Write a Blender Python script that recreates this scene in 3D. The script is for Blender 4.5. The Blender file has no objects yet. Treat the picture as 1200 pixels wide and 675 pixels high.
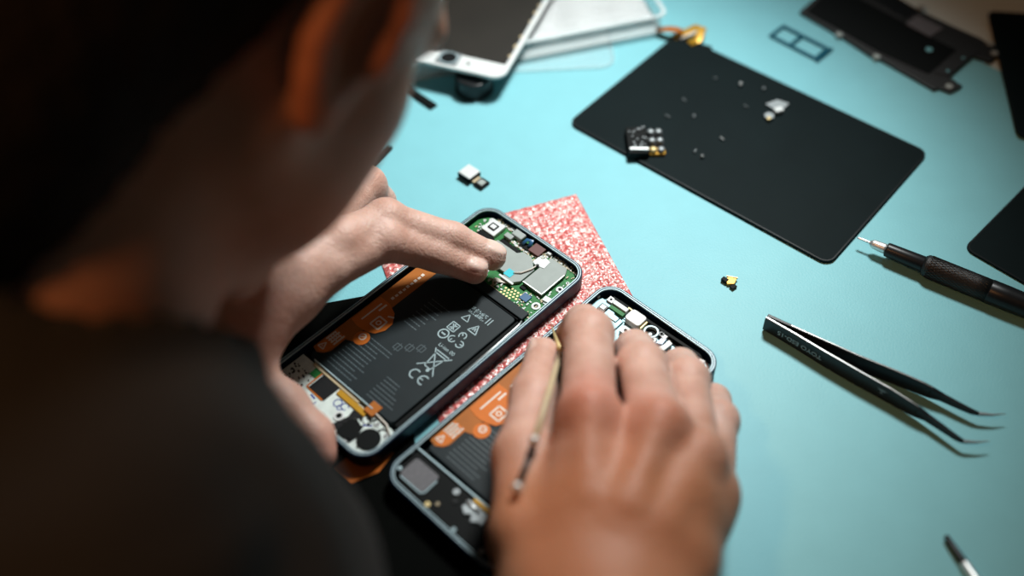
import bpy, bmesh, math, random
import numpy as np
from mathutils import Vector, Matrix

random.seed(4)
C = bpy.context.scene.collection
R = math.radians
F, PITCH, ROLL, CAMH = 1250.0, R(50), R(-1.5), 0.41

# ---------------------------------------------------------------- camera frame (lens 37.5 mm, 0.41 m above the bench)
cf = np.array([0, math.cos(PITCH), -math.sin(PITCH)])
cu0 = np.array([0, math.sin(PITCH), math.cos(PITCH)]); cr0 = np.array([1., 0, 0])
cr = cr0*math.cos(ROLL) + cu0*math.sin(ROLL)
cu = -cr0*math.sin(ROLL) + cu0*math.cos(ROLL)
CAM = np.array([0, 0, CAMH])

def ray(px, py):
    return cf + cr*(px-600)/F - cu*(py-337.5)/F
def at(px, py, z=0.0):
    """point of the bench world seen at a photo position, at height z (metres)"""
    d = ray(px, py); t = (z-CAMH)/d[2]
    return CAM + d*t
def dep(px, py, t):
    return CAM + ray(px, py)*t

# ---------------------------------------------------------------- materials
def mat(name, col, rough=.5, metal=0., noise=None, bump=None, spec=.5, sss=0., trans=0., coat=0., alpha=None, sheen=0.):
    m = bpy.data.materials.new(name); m.use_nodes = True
    nt = m.node_tree; b = nt.nodes['Principled BSDF']
    b.inputs['Base Color'].default_value = (*col, 1)
    b.inputs['Roughness'].default_value = rough; b.inputs['Metallic'].default_value = metal
    b.inputs['Specular IOR Level'].default_value = spec
    if sss: b.inputs['Subsurface Weight'].default_value = sss
    if trans: b.inputs['Transmission Weight'].default_value = trans
    if coat: b.inputs['Coat Weight'].default_value = coat
    if sheen: b.inputs['Sheen Weight'].default_value = sheen
    tc = nt.nodes.new('ShaderNodeTexCoord')
    n = nt.nodes.new('ShaderNodeTexNoise'); nt.links.new(tc.outputs['Object'], n.inputs['Vector'])
    sc, amt = noise or (300, .12)
    n.inputs['Scale'].default_value = sc; n.inputs['Detail'].default_value = 4
    mx = nt.nodes.new('ShaderNodeMix'); mx.data_type = 'RGBA'
    mx.inputs['A'].default_value = (*[c*(1-amt) for c in col], 1)
    mx.inputs['B'].default_value = (*[min(1, c*(1+amt)) for c in col], 1)
    nt.links.new(n.outputs['Fac'], mx.inputs['Factor']); nt.links.new(mx.outputs['Result'], b.inputs['Base Color'])
    if bump:
        n2 = nt.nodes.new('ShaderNodeTexNoise'); n2.inputs['Scale'].default_value = bump[0]; n2.inputs['Detail'].default_value = 3
        nt.links.new(tc.outputs['Object'], n2.inputs['Vector'])
        bp = nt.nodes.new('ShaderNodeBump'); bp.inputs['Strength'].default_value = bump[1]; bp.inputs['Distance'].default_value = bump[2]
        nt.links.new(n2.outputs['Fac'], bp.inputs['Height']); nt.links.new(bp.outputs['Normal'], b.inputs['Normal'])
    return m

M = {}
M['mat'] = mat('blue_rubber_mat', (.225, .56, .62), .5, bump=(900, .35, .0004), noise=(60, .05), spec=.35)
M['desk'] = mat('pale_laminate', (.70, .80, .77), .5, noise=(40, .08))
M['wood'] = mat('edge_wood', (.45, .2, .06), .5, noise=(90, .3))
M['navy'] = mat('navy_aluminium', (.002, .014, .036), .4, .1, spec=.22)
M['rim'] = mat('anodised_rim', (.42, .56, .60), .45, .2, spec=.4)
M['black'] = mat('black_plastic', (.004, .005, .005), .55, spec=.1)
M['blackg'] = mat('black_glass', (.005, .0105, .0115), .6, spec=.06, noise=(25, .25))
M['blackpad'] = mat('black_foam_pad', (.003, .0034, .003), .9, spec=.03)
M['batt'] = mat('battery_wrap', (.009, .016, .019), .5, spec=.2, noise=(120, .2))
M['print'] = mat('white_print', (.35, .47, .50), .5)
M['dimprint'] = mat('grey_print', (.05, .078, .09), .5)
M['whiteink'] = mat('white_ink', (.8, .72, .62), .5)
M['kapton'] = mat('orange_tape', (.66, .17, .018), .5, spec=.2, noise=(150, .15))
M['kaptond'] = mat('brown_tape', (.42, .13, .018), .5, spec=.2, noise=(150, .15))
M['green'] = mat('green_board', (.014, .17, .035), .5, noise=(500, .5), spec=.25)
M['shield'] = mat('nickel_shield', (.36, .40, .38), .55, 0, spec=.2, noise=(200, .1))
M['silver'] = mat('bright_steel', (.85, .87, .86), .38, .8)
M['steel'] = mat('dull_steel', (.30, .33, .34), .45, .5)
M['white'] = mat('white_plastic', (.70, .73, .72), .4)
M['gold'] = mat('gold_contact', (.70, .55, .26), .45, .4)
M['brass'] = mat('amber_connector', (.62, .33, .03), .3, .3)
M['turq'] = mat('turquoise_tab', (.0, .52, .62), .4)
M['cream'] = mat('cream_flex', (.72, .66, .58), .5)
M['dblue'] = mat('dark_blue_flex', (.03, .12, .25), .3)
M['blueink'] = mat('blue_ink', (.01, .03, .28), .5)
M['maroon'] = mat('maroon_block', (.10, .012, .008), .5)
M['subw'] = mat('white_soldermask', (.68, .76, .72), .45, noise=(300, .25))
M['midf'] = mat('blue_grey_midframe', (.16, .28, .31), .4, .4, noise=(150, .3))
M['greycl'] = mat('grey_mesh', (.12, .115, .125), .6, noise=(800, .4))
M['tan'] = mat('tan_component', (.52, .42, .26), .5)
M['teal'] = mat('dark_teal_tray', (.004, .10, .15), .35, .3)
M['screenback'] = mat('dark_backlight', (.022, .019, .015), .4, noise=(30, .3))
M['gun'] = mat('gunmetal', (.010, .011, .012), .35, .1, spec=.35)
M['knurl'] = mat('knurled_black', (.006, .007, .007), .45, 0, bump=(2500, .6, .0004))
M['foam'] = mat('black_foam', (.006, .007, .007), .9, spec=.1)
M['grey'] = mat('dark_grey_panel', (.018, .018, .018), .5)
M['hair'] = mat('dark_hair', (.010, .007, .005), .75, noise=(80, .4), bump=(350, .9, .002), spec=.2)
M['knit'] = mat('charcoal_knit', (.036, .036, .034), .95, noise=(700, .35), bump=(1100, .9, .0012), spec=.1, sheen=.1)
M['paper'] = mat('white_paper', (.93, .95, .95), .6, bump=(35, .6, .004), noise=(20, .05))
M['nail'] = mat('nail', (.70, .48, .40), .3, sss=.1)

def clear(name, col, rough, fac):
    m = bpy.data.materials.new(name); m.use_nodes = True; nt = m.node_tree
    b = nt.nodes['Principled BSDF']; b.inputs['Base Color'].default_value = (*col, 1); b.inputs['Roughness'].default_value = rough
    t = nt.nodes.new('ShaderNodeBsdfTransparent'); mx = nt.nodes.new('ShaderNodeMixShader')
    n = nt.nodes.new('ShaderNodeTexNoise'); n.inputs['Scale'].default_value = 25
    tc = nt.nodes.new('ShaderNodeTexCoord'); nt.links.new(tc.outputs['Object'], n.inputs['Vector'])
    mr = nt.nodes.new('ShaderNodeMapRange'); mr.inputs['To Min'].default_value = fac*.6; mr.inputs['To Max'].default_value = min(1, fac*1.4)
    nt.links.new(n.outputs['Fac'], mr.inputs['Value']); nt.links.new(mr.outputs['Result'], mx.inputs['Fac'])
    nt.links.new(t.outputs['BSDF'], mx.inputs[1]); nt.links.new(b.outputs['BSDF'], mx.inputs[2])
    nt.links.new(mx.outputs['Shader'], nt.nodes['Material Output'].inputs['Surface'])
    return m
M['clear'] = clear('clear_film', (.75, .9, .92), .15, .16)
M['frost'] = clear('frosted_plastic', (.82, .88, .88), .25, .55)

def bag_mat():
    m = mat('pink_bubble_film', (.8, .2, .18), .25, spec=.8)
    nt = m.node_tree; b = nt.nodes['Principled BSDF']; tc = nt.nodes.new('ShaderNodeTexCoord')
    v = nt.nodes.new('ShaderNodeTexNoise'); v.inputs['Scale'].default_value = 420; v.inputs['Detail'].default_value = 2; v.inputs['Distortion'].default_value = 1.2
    nt.links.new(tc.outputs['Object'], v.inputs['Vector'])
    r = nt.nodes.new('ShaderNodeValToRGB'); r.color_ramp.elements[0].position = .46; r.color_ramp.elements[0].color = (.66, .13, .12, 1)
    r.color_ramp.elements[1].position = .64; r.color_ramp.elements[1].color = (.95, .72, .66, 1)
    nt.links.new(v.outputs['Fac'], r.inputs['Fac']); nt.links.new(r.outputs['Color'], b.inputs['Base Color'])
    bp = nt.nodes.new('ShaderNodeBump'); bp.inputs['Strength'].default_value = .8; bp.inputs['Distance'].default_value = .0006
    nt.links.new(v.outputs['Fac'], bp.inputs['Height']); nt.links.new(bp.outputs['Normal'], b.inputs['Normal'])
    return m
M['bag'] = bag_mat()

def skin_mat():
    m = bpy.data.materials.new('skin'); m.use_nodes = True; nt = m.node_tree; b = nt.nodes['Principled BSDF']
    N = nt.nodes.new; L = nt.links.new
    tc = N('ShaderNodeTexCoord')
    n = N('ShaderNodeTexNoise'); n.inputs['Scale'].default_value = 70; n.inputs['Detail'].default_value = 5
    L(tc.outputs['Object'], n.inputs['Vector'])
    base = N('ShaderNodeValToRGB'); e = base.color_ramp.elements
    e[0].position = .3; e[0].color = (.52, .29, .22, 1); e[1].position = .7; e[1].color = (.68, .44, .36, 1)
    L(n.outputs['Fac'], base.inputs['Fac'])
    col = base.outputs['Color']
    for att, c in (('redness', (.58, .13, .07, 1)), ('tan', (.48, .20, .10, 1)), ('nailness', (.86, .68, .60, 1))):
        a = N('ShaderNodeAttribute'); a.attribute_name = att
        mx = N('ShaderNodeMix'); mx.data_type = 'RGBA'; mx.inputs['B'].default_value = c
        L(a.outputs['Fac'], mx.inputs['Factor']); L(col, mx.inputs['A']); col = mx.outputs['Result']
        last = a
    L(col, b.inputs['Base Color'])
    rm = N('ShaderNodeMapRange'); rm.inputs['To Min'].default_value = .5; rm.inputs['To Max'].default_value = .25
    L(last.outputs['Fac'], rm.inputs['Value']); L(rm.outputs['Result'], b.inputs['Roughness'])
    b.inputs['Subsurface Weight'].default_value = .25; b.inputs['Subsurface Scale'].default_value = .006
    b.inputs['Subsurface Radius'].default_value = (1, .35, .18); b.inputs['Specular IOR Level'].default_value = .4
    v = N('ShaderNodeTexVoronoi'); v.inputs['Scale'].default_value = 900; L(tc.outputs['Object'], v.inputs['Vector'])
    n3 = N('ShaderNodeTexNoise'); n3.inputs['Scale'].default_value = 260; n3.inputs['Detail'].default_value = 4; n3.inputs['Distortion'].default_value = 1.5
    L(tc.outputs['Object'], n3.inputs['Vector'])
    ad = N('ShaderNodeMath'); ad.operation = 'MULTIPLY_ADD'; ad.inputs[1].default_value = .25
    L(v.outputs['Distance'], ad.inputs[0]); L(n3.outputs['Fac'], ad.inputs[2])
    inv = N('ShaderNodeMath'); inv.operation = 'SUBTRACT'; inv.inputs[0].default_value = 1; L(last.outputs['Fac'], inv.inputs[1])
    sm = N('ShaderNodeMath'); sm.operation = 'MULTIPLY'; sm.inputs[1].default_value = .55; L(inv.outputs[0], sm.inputs[0])
    bp = N('ShaderNodeBump'); bp.inputs['Distance'].default_value = .0008
    L(sm.outputs[0], bp.inputs['Strength']); L(ad.outputs[0], bp.inputs['Height']); L(bp.outputs['Normal'], b.inputs['Normal'])
    return m
M['skin'] = skin_mat()

# ---------------------------------------------------------------- object helpers (shapes are authored in millimetres)
def tag(o, label=None, cat=None, group=None, kind=None):
    for k, v in (('label', label), ('category', cat), ('group', group), ('kind', kind)):
        if v: o[k] = v
    return o
def empty(name, loc=(0, 0, 0), rz=0., label=None, cat=None, group=None):
    o = bpy.data.objects.new(name, None); C.objects.link(o)
    o.location = tuple(float(v) for v in loc); o.rotation_euler = (0, 0, rz); o.empty_display_size = .01
    return tag(o, label, cat, group)

def rrect(x0, y0, x1, y1, r, n=6):
    p = []
    for cx, cy, a0 in ((x1-r, y1-r, 0), (x0+r, y1-r, 90), (x0+r, y0+r, 180), (x1-r, y0+r, 270)):
        for i in range(n+1):
            a = R(a0+90*i/n); p.append((cx+r*math.cos(a), cy+r*math.sin(a)))
    return p
def circ(cx, cy, r, n=24, ry=None):
    return [(cx+r*math.cos(2*math.pi*i/n), cy+(ry or r)*math.sin(2*math.pi*i/n)) for i in range(n)]

class G:
    base = Matrix.Identity(4)
    def __init__(s): s.bm = bmesh.new(); s.x = G.base.copy()
    def v(s, *c): return s.bm.verts.new(s.x @ Vector(c))
    def prism(s, pts, z0, z1):
        a = [s.v(x, y, z0) for x, y in pts]; b = [s.v(x, y, z1) for x, y in pts]; n = len(pts)
        for i in range(n): s.bm.faces.new((a[i], a[(i+1) % n], b[(i+1) % n], b[i]))
        s.bm.faces.new(b); s.bm.faces.new(a[::-1]); return s
    def box(s, x0, y0, x1, y1, z0, z1, rot=0):
        if rot:
            cx, cy = (x0+x1)/2, (y0+y1)/2; c, n = math.cos(R(rot)), math.sin(R(rot))
            pts = [(cx+(x-cx)*c-(y-cy)*n, cy+(x-cx)*n+(y-cy)*c) for x, y in ((x0, y0), (x1, y0), (x1, y1), (x0, y1))]
        else: pts = [(x0, y0), (x1, y0), (x1, y1), (x0, y1)]
        return s.prism(pts, z0, z1)
    def ring(s, out, inn, z0, z1):
        n = len(out); q = [[s.v(x, y, z) for x, y in L] for L in (out, inn) for z in (z0, z1)]
        o0, o1, i0, i1 = q
        for i in range(n):
            j = (i+1) % n
            for f in ((o0[i], o0[j], o1[j], o1[i]), (i0[j], i0[i], i1[i], i1[j]), (o1[i], o1[j], i1[j], i1[i]), (o0[j], o0[i], i0[i], i0[j])):
                s.bm.faces.new(f)
        return s
    def circ(s, cx, cy, r, z0, z1, n=20): return s.prism(circ(cx, cy, r, n), z0, z1)
    def washer(s, cx, cy, r1, r0, z0, z1, n=24): return s.ring(circ(cx, cy, r1, n), circ(cx, cy, r0, n), z0, z1)
    def tube(s, pts, rad, n=10, flat=None):
        """round or elliptical sweep; rad: number or list; flat=(axis vector, factor list) squashes sideways"""
        P = [Vector(p) for p in pts]; rad = rad if isinstance(rad, (list, tuple)) else [rad]*len(P); prev = None; up = Vector((0, 0, 1))
        for i, p in enumerate(P):
            t = (P[min(i+1, len(P)-1)]-P[max(i-1, 0)]).normalized()
            u = up if abs(t.dot(up)) < .95 else Vector((1, 0, 0))
            a = t.cross(u).normalized(); b = a.cross(t)
            r = rad[i]; ra, rb = r if isinstance(r, (list, tuple)) else (r, r)
            ring = [s.v(*(p + a*(ra*math.cos(2*math.pi*k/n)) + b*(rb*math.sin(2*math.pi*k/n)))) for k in range(n)]
            if prev:
                for k in range(n): s.bm.faces.new((prev[k], prev[(k+1) % n], ring[(k+1) % n], ring[k]))
            else: s.bm.faces.new(ring[::-1])
            prev = ring
        s.bm.faces.new(prev); return s
    def line(s, x0, y0, x1, y1, w, z0, z1):
        d = Vector((x1-x0, y1-y0)); n = Vector((-d.y, d.x)).normalized()*w/2
        return s.prism([(x0+n.x, y0+n.y), (x0-n.x, y0-n.y), (x1-n.x, y1-n.y), (x1+n.x, y1+n.y)], z0, z1)
    def poly(s, pts, w, z0, z1, close=False):
        k = len(pts)
        for i in range(k if close else k-1): s.line(*pts[i], *pts[(i+1) % k], w, z0, z1)
        return s
    def arc(s, cx, cy, r, a0, a1, w, z0, z1, n=10):
        q = [R(a0+(a1-a0)*i/n) for i in range(n+1)]
        s.prism([(cx+(r+w/2)*math.cos(a), cy+(r+w/2)*math.sin(a)) for a in q] + [(cx+(r-w/2)*math.cos(a), cy+(r-w/2)*math.sin(a)) for a in q[::-1]], z0, z1)
        return s
    def text(s, txt, size, mtx, ext=.02):
        cu_ = bpy.data.curves.new('t', 'FONT'); cu_.body = txt; cu_.size = size; cu_.extrude = ext; cu_.resolution_u = 3
        ob = bpy.data.objects.new('t', cu_); C.objects.link(ob)
        dg = bpy.context.evaluated_depsgraph_get(); me = bpy.data.meshes.new_from_object(ob.evaluated_get(dg))
        me.transform(s.x @ mtx); s.bm.from_mesh(me)
        bpy.data.objects.remove(ob); bpy.data.meshes.remove(me); bpy.data.curves.remove(cu_); return s
    def build(s, name, m, parent=None, bevel=0., smooth=False, local=True):
        bmesh.ops.recalc_face_normals(s.bm, faces=s.bm.faces)
        me = bpy.data.meshes.new(name); s.bm.transform(Matrix.Scale(.001, 4)); s.bm.to_mesh(me); s.bm.free()
        me.materials.append(m)
        if smooth:
            for f in me.polygons: f.use_smooth = True
        o = bpy.data.objects.new(name, me); C.objects.link(o)
        if parent: o.parent = parent
        if bevel:
            b = o.modifiers.new('bevel', 'BEVEL'); b.width = bevel*.001; b.segments = 2; b.limit_method = 'ANGLE'; b.angle_limit = R(40)
        return o
def T(x, y, z=0, rot=0): return Matrix.Translation((x, y, z)) @ Matrix.Rotation(R(rot), 4, 'Z')

# ---------------------------------------------------------------- the bench
def mm(p): return (p[0]*1000, p[1]*1000)
def pxpoly(L, z=0.): return [mm(at(x, y, z)) for x, y in L]

bench = empty('workbench', (0, 0, -.04), label='pale work table under the blue rubber mat', cat='table')
# front edge of the bench runs in front of the sitting person (x + y = 0.115 m)
g = G(); g.prism([(-1000, 1115), (700, -585), (1300, -585), (1300, 1500), (-1000, 1500)], 0, 38); g.build('table_top', M['desk'], bench, 1)
g = G(); g.prism([(-1000, 1109), (-1006, 1103), (694, -597), (700, -591)], 0, 38); g.build('wood_edge', M['wood'], bench, .5)
# mat: its far right corner side is the line seen beside the black chassis
e0, e1 = at(1141, 68), at(1173, 83.5); dr = (e1-e0)/np.linalg.norm(e1-e0)
a_, b_ = e0-dr*.9, e0+dr*.6
nrm = np.array([-dr[1], dr[0], 0]); nrm = nrm if nrm[1] < 0 else -nrm
c_, d_ = b_+nrm*1.0, a_+nrm*1.0
matpts = [mm(a_), mm(b_), mm(b_+nrm*.75)]
# cut the mat along the bench's front edge
def cut(pts, s0):
    out = []
    for i, p in enumerate(pts):
        q = pts[(i+1) % len(pts)]; fp, fq = p[0]+p[1]-s0, q[0]+q[1]-s0
        if fp >= 0: out.append(p)
        if fp*fq < 0:
            t = fp/(fp-fq); out.append((p[0]+(q[0]-p[0])*t, p[1]+(q[1]-p[1])*t))
    return out
mp = cut([mm(a_), mm(b_), mm(c_), mm(d_)], 118)
g = G(); g.prism(mp, -2, 0)
o = g.build('rubber_mat', M['mat'], None, .4); tag(o, 'large light blue rubber work mat covering the table', 'mat')

# ---------------------------------------------------------------- black pad, orange strip, pink bag
pad = pxpoly([(378, 357), (455, 343), (487, 521), (562, 672), (640, 770)])
pad = cut(pad + [(60, 62), (-125, 243), mm(at(300, 373))], 120)
g = G(); g.prism(pad, 0.05, 1.0)
tag(g.build('foam_pad', M['blackpad'], None, .3), 'flat black pad under the lower ends of both phones', 'pad')
g = G(); g.prism(pxpoly([(392, 548), (425, 520), (462, 530), (444, 553), (412, 566)], .0015), 1.05, 1.6)
tag(g.build('tape_strip', M['kapton'], None, .1), 'small strip of amber tape below the thumb at the phone end', 'tape')

def make_bag():
    A, B, D = at(675, 228), at(437, 306), at(866, 572)
    ax, ay = D-A, B-A
    # square the corner
    ux = ax/np.linalg.norm(ax); uy = ay - ux*(ay@ux); uy = uy/np.linalg.norm(uy)
    lx, ly = np.linalg.norm(ax), .112
    o0 = A
    n, k = 260, 160; V = []; 
    rs = np.random.RandomState(2)
    wav = [(rs.uniform(20, 90), rs.uniform(20, 90), rs.uniform(0, 6), rs.uniform(.1, .35)) for _ in range(8)]
    bm = bmesh.new(); grid = []
    for i in range(n+1):
        row = []
        for j in range(k+1):
            u, v = i/n, j/k
            x, y = u*lx, v*ly
            h = .9 + sum(a*math.sin(x*p+y*q+f) for p, q, f, a in wav)*.3
            # bubbles 4.2 mm apart in a hex grid
            s = 4.2e-3; r_ = round(y/(s*.87)); xo = (x/s + (.5 if r_ % 2 else 0)); dx = (xo-round(xo))*s; dy = y-r_*s*.87
            dd = math.hypot(dx, dy)/1.7e-3
            if dd < 1: h += .75*math.sqrt(1-dd*dd)
            e = min(u*lx, (1-u)*lx, v*ly, (1-v)*ly)/.004
            h *= min(1, .25+e)
            h = max(.15, min(h, 1.9))
            p = o0 + ux*x + uy*y
            row.append(bm.verts.new((p[0], p[1], h*.001+.0001)))
        grid.append(row)
    for i in range(n):
        for j in range(k): bm.faces.new((grid[i][j], grid[i+1][j], grid[i+1][j+1], grid[i][j+1]))
    bmesh.ops.recalc_face_normals(bm, faces=bm.faces)
    ext = bmesh.ops.extrude_edge_only(bm, edges=[e for e in bm.edges if e.is_boundary])
    for v in ext['geom']:
        if isinstance(v, bmesh.types.BMVert): v.co.z = .00005
    me = bpy.data.meshes.new('bubble_bag'); bm.to_mesh(me); bm.free(); me.materials.append(M['bag'])
    for f in me.polygons: f.use_smooth = True
    o = bpy.data.objects.new('bubble_bag', me); C.objects.link(o)
    tag(o, 'pink antistatic bubble wrap bag lying under the two open phones', 'bag')
make_bag()

# ---------------------------------------------------------------- phones
PW, PL = 71., 150.
SHELL = Matrix.Identity(4); FILL = Matrix.Diagonal((.966, 1.0135, 1, 1))
SHIFT = Matrix(((1, -.02, 0, -1.6), (.02, 1, 0, -.86), (0, 0, 1, 0), (0, 0, 0, 1)))
def phone_shell(root, H):
    G.base = SHELL
    out = rrect(0, 0, PW, PL, 10, 10); inn = rrect(1.9, 1.9, PW-1.9, PL-1.9, 8.1, 10)
    fr = G().ring(out, inn, 0, H-.3).build('frame', M['navy'], root, .35)
    G().ring(rrect(.75, .75, PW-.75, PL-.75, 9.3, 10), rrect(1.1, 1.1, PW-1.1, PL-1.1, 8.9, 10), H-.32, H-.1).build('rim_line', M['rim'], fr)
    G().ring(rrect(1.75, 1.75, PW-1.75, PL-1.75, 8.3, 10), rrect(2.15, 2.15, PW-2.15, PL-2.15, 7.9, 10), H-.9, H-.1).build('inner_lip', M['rim'], fr)
    gg = G()
    for y in (88, 96, 112): gg.box(-.25, y-3, .2, y+3, H*.35, H*.62)
    gg.build('side_buttons', M['navy'], fr, .1)
    G().prism(rrect(2.2, 2.2, PW-2.2, PL-2.2, 8.5, 10), .2, 1.6).build('base_plate', M['black'], root); G.base = FILL

def glyph_row(g, x, y, n, w, h, z, rs, gap=.3):
    """rows of tiny unreadable print"""
    for i in range(n):
        l = rs.uniform(.5, 1)*w
        g.box(x, y, x+l, y+h, z, z+.02); x += l+gap
    return g

def battery(root, zt):
    rs = random.Random(7)
    b = G().prism(rrect(6.2, 23, 65.6, 103, 2.2, 4), 1.6, zt).build('battery', M['batt'], root, .5)
    z0, z1 = zt, zt+.03
    p = G(); w = .55
    # large marks along the right half
    p.washer(45.3, 73.6, 2.9, 2.25, z0, z1); p.box(44, 73.2, 46.6, 74, z0, z1)
    p.poly([(43.6, 77.3), (48.2, 77.3), (48.2, 81.9), (43.6, 81.9)], w, z0, z1, True)
    p.line(44.5, 78.2, 47.3, 81, w, z0, z1); p.line(44.5, 81, 47.3, 78.2, w, z0, z1); p.circ(45.9, 78.3, .5, z0, z1, 8); p.circ(45.9, 80.9, .5, z0, z1, 8)
    p.poly([(44.6, 86), (49, 86), (46.8, 90)], w*.8, z0, z1, True)
    p.poly([(52.2, 83.0), (57.6, 83.0), (54.9, 88.0)], w, z0, z1, True); p.line(54, 84.2, 55, 86.2, w, z0, z1); p.line(55.6, 84.2, 55, 86.2, w, z0, z1)
    for k in range(3):
        a = 90+120*k; cx, cy = 53.3+3.0*math.cos(R(a)), 75.7+3.0*math.sin(R(a))
        p.arc(cx, cy, 1.9, a-120, a+150, w, z0, z1, 9); p.line(cx, cy, cx+1.4*math.cos(R(a+40)), cy+1.4*math.sin(R(a+40)), w, z0, z1)
    p.text('Li-ion 00', 2.9, T(48.2, 67.2, z0+.01))
    # crossed wheelie bin
    p.poly([(51, 63.6), (57.4, 63.6), (56.2, 55), (52.2, 55)], w, z0, z1, True); p.line(50, 65, 58.4, 65, w, z0, z1)
    p.circ(55.6, 53.9, .95, z0, z1, 10); p.line(48.8, 53, 60, 65.5, w, z0, z1); p.line(60, 53, 48.8, 65.5, w, z0, z1)
    # CE
    p.arc(52.6, 48.6, 2.5, 60, 300, w*1.2, z0, z1, 12); p.arc(58.4, 48.6, 2.5, 60, 300, w*1.2, z0, z1, 12); p.line(56, 48.6, 58.2, 48.6, w, z0, z1)
    # bright block of small characters, closed by two bars
    for i in range(5):
        for j in range(2):
            x, y = 44.2+i*2.1, 91+j*2.3
            for _ in range(5):
                if rs.random() < .5: p.box(x, y+rs.uniform(0, 1.7), x+1.6, y+rs.uniform(0, 1.7)+.35, z0, z1) if False else p.line(x, y+rs.uniform(0, 1.8), x+1.7, y+rs.uniform(0, 1.8), .32, z0, z1)
                else: p.line(x+rs.uniform(0, 1.7), y, x+rs.uniform(0, 1.7), y+1.9, .32, z0, z1)
    p.line(56, 91, 56, 95.2, .5, z0, z1); p.line(57.6, 91, 57.6, 95.2, .5, z0, z1)
    p.build('battery_marks', M['print'], b)
    q = G()
    for k in range(11):
        y = 26+k*2.25
        glyph_row(q, 15+rs.uniform(0, 1), y, rs.randint(8, 13), 2.1, .55, z0, rs)
    for k in range(7): glyph_row(q, 44+rs.uniform(0, .5), 26+k*2.1, rs.randint(5, 8), 2.1, .5, z0, rs)
    for k in range(8): glyph_row(q, 25+rs.uniform(0, .6), 66+k*2.6, rs.randint(4, 7), 2.0, .6, z0, rs)
    for k in range(3):
        x, y = 33+k*4.6, 52+k*3.4
        q.poly([(x, y), (x+3.6, y), (x+3.6, y+3.2), (x, y+3.2)], .4, z0, z1, True); q.line(x+1.8, y-1, x+1.8, y+4.2, .4, z0, z1)
    q.build('battery_fine_print', M['dimprint'], b)
    # orange pull tapes folded over the battery's left side
    t = G().prism([(4.2, 27), (8, 26.2), (11, 28), (12.6, 31), (12.4, 40), (16, 41.5), (14.6, 47), (14.6, 98), (4.2, 98)], zt+.04, zt+.2).build('pull_tape', M['kaptond'], root)
    G().prism(circ(17.8, 45.6, 4.1, 20), zt+.08, zt+.24).build('tape_tab', M['kapton'], t)
    G().prism([(5, 50), (10, 49), (16, 49.5), (20.6, 51.5), (23, 56), (22.6, 61), (18.5, 66), (12, 68.5), (5, 68.5)], zt+.22, zt+.34).build('tape_flap', M['kapton'], t)
    G().prism([(5, 28.6), (8.6, 27), (11.6, 29), (12, 33), (12, 41), (5, 41)], zt+.22, zt+.3).build('tape_end', M['kapton'], t)
    k = G(); z = zt+.36
    k.poly([(5.4, 29), (9.2, 29), (7.3, 32.6)], .6, z, z+.03, True); k.circ(7.3, 30.1, .35, z, z+.03, 8)
    for i in range(4): k.line(5.4+i*1.8, 34, 5.4+i*1.8, 40+(i % 2)*.8, .95, z-.04, z); k.line(5.1, 35+i*1.5, 8.8+(i % 2)*2.4, 35+i*1.5, .55, z-.04, z)
    k.poly([(14.2, 54), (19.8, 54), (19.8, 60), (14.2, 60)], .9, z, z+.03, True); k.washer(17, 57, 1.5, .8, z, z+.03)
    k.line(9, 53, 9, 66, .9, z, z+.03); k.line(11.4, 62, 11.4, 67, 1.1, z, z+.03); k.line(20.4, 64, 17.4, 62.6, 1.0, z-.02, z)
    k.washer(17.6, 46.4, 2.0, 1.35, zt+.25, zt+.28); k.line(16.4, 45.6, 19, 47.4, .5, zt+.25, zt+.28)
    for i in range(9): k.box(9.6+(i % 2)*.3, 71+i*2.5, 11.2, 72.6+i*2.5, zt+.21, zt+.25)
    k.build('tape_print', M['whiteink'], t)
    return b

YAW = R(-44.25)
p1 = empty('smartphone', (-.11667, .28787, .0023), R(-44.58),
           'opened smartphone with green circuit board and white lower board, gripped by the left hand', 'phone')
H1 = 8.4
phone_shell(p1, H1)
battery(p1, 5.6)
G().prism([(65.8, 24), (70.9, 24), (70.9, 104), (65.8, 104)], 1.6, 4.2).build('side_channel', M['black'], p1, .3)
G().tube([(69.7, 62, 6.2), (69.9, 84, 6.3), (69.4, 101, 6.3), (68.6, 103.4, 6.1)], .45, 8).build('rim_glint', M['silver'], p1, smooth=True)  # bright tube stands in for the glint along the inner rim
br = G().box(8, 104.2, 68, 109.4, 1.6, 6.2).build('battery_bracket', M['batt'], p1, .3)
G().box(10, 103.3, 66, 104.3, 1.6, 5.2).build('bracket_step', M['black'], br, .2)
# green main board
bd = G().prism([(3, 111), (37, 110.4), (40, 108.6), (58, 107.2), (70.6, 105.5), (70.8, 138), (68, 142.4), (62.5, 145.3), (12, 145.3), (6, 142.6), (3, 138)], 1.6, 4.6).build('main_board', M['green'], p1, .1)
def chip(name, m, x0, y0, x1, y1, z0, z1, rot=0, bev=.15, par=None):
    return G().box(x0, y0, x1, y1, z0, z1, rot).build(name, m, par or bd, bev)
G().prism([(22, 123), (26, 120), (41, 120), (41, 116.6), (47, 116.6), (50.6, 121), (50.6, 131), (43.6, 136.2), (38, 136.2), (36, 133.4), (22, 133.4)], 4.6, 6.4).build('shield_plate', M['shield'], bd, .25)
G().prism([(51.6, 121.6), (64.6, 121.6), (64.6, 139), (62.6, 142.4), (51.6, 142.4)], 4.6, 6.7).build('shield_plate', M['shield'], bd, .25)
G().poly([(51.7, 121.6), (64.7, 121.6), (64.7, 138)], .35, 6.6, 6.95).build('shield_lip', M['silver'], bd)
G().prism([(46.4, 134.4), (49, 133.4), (54, 134.6), (53.4, 139.6), (50, 140.4), (49.2, 138.6), (46.6, 138.4)], 6.75, 6.95).build('paper_sticker', M['white'], bd)
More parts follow.
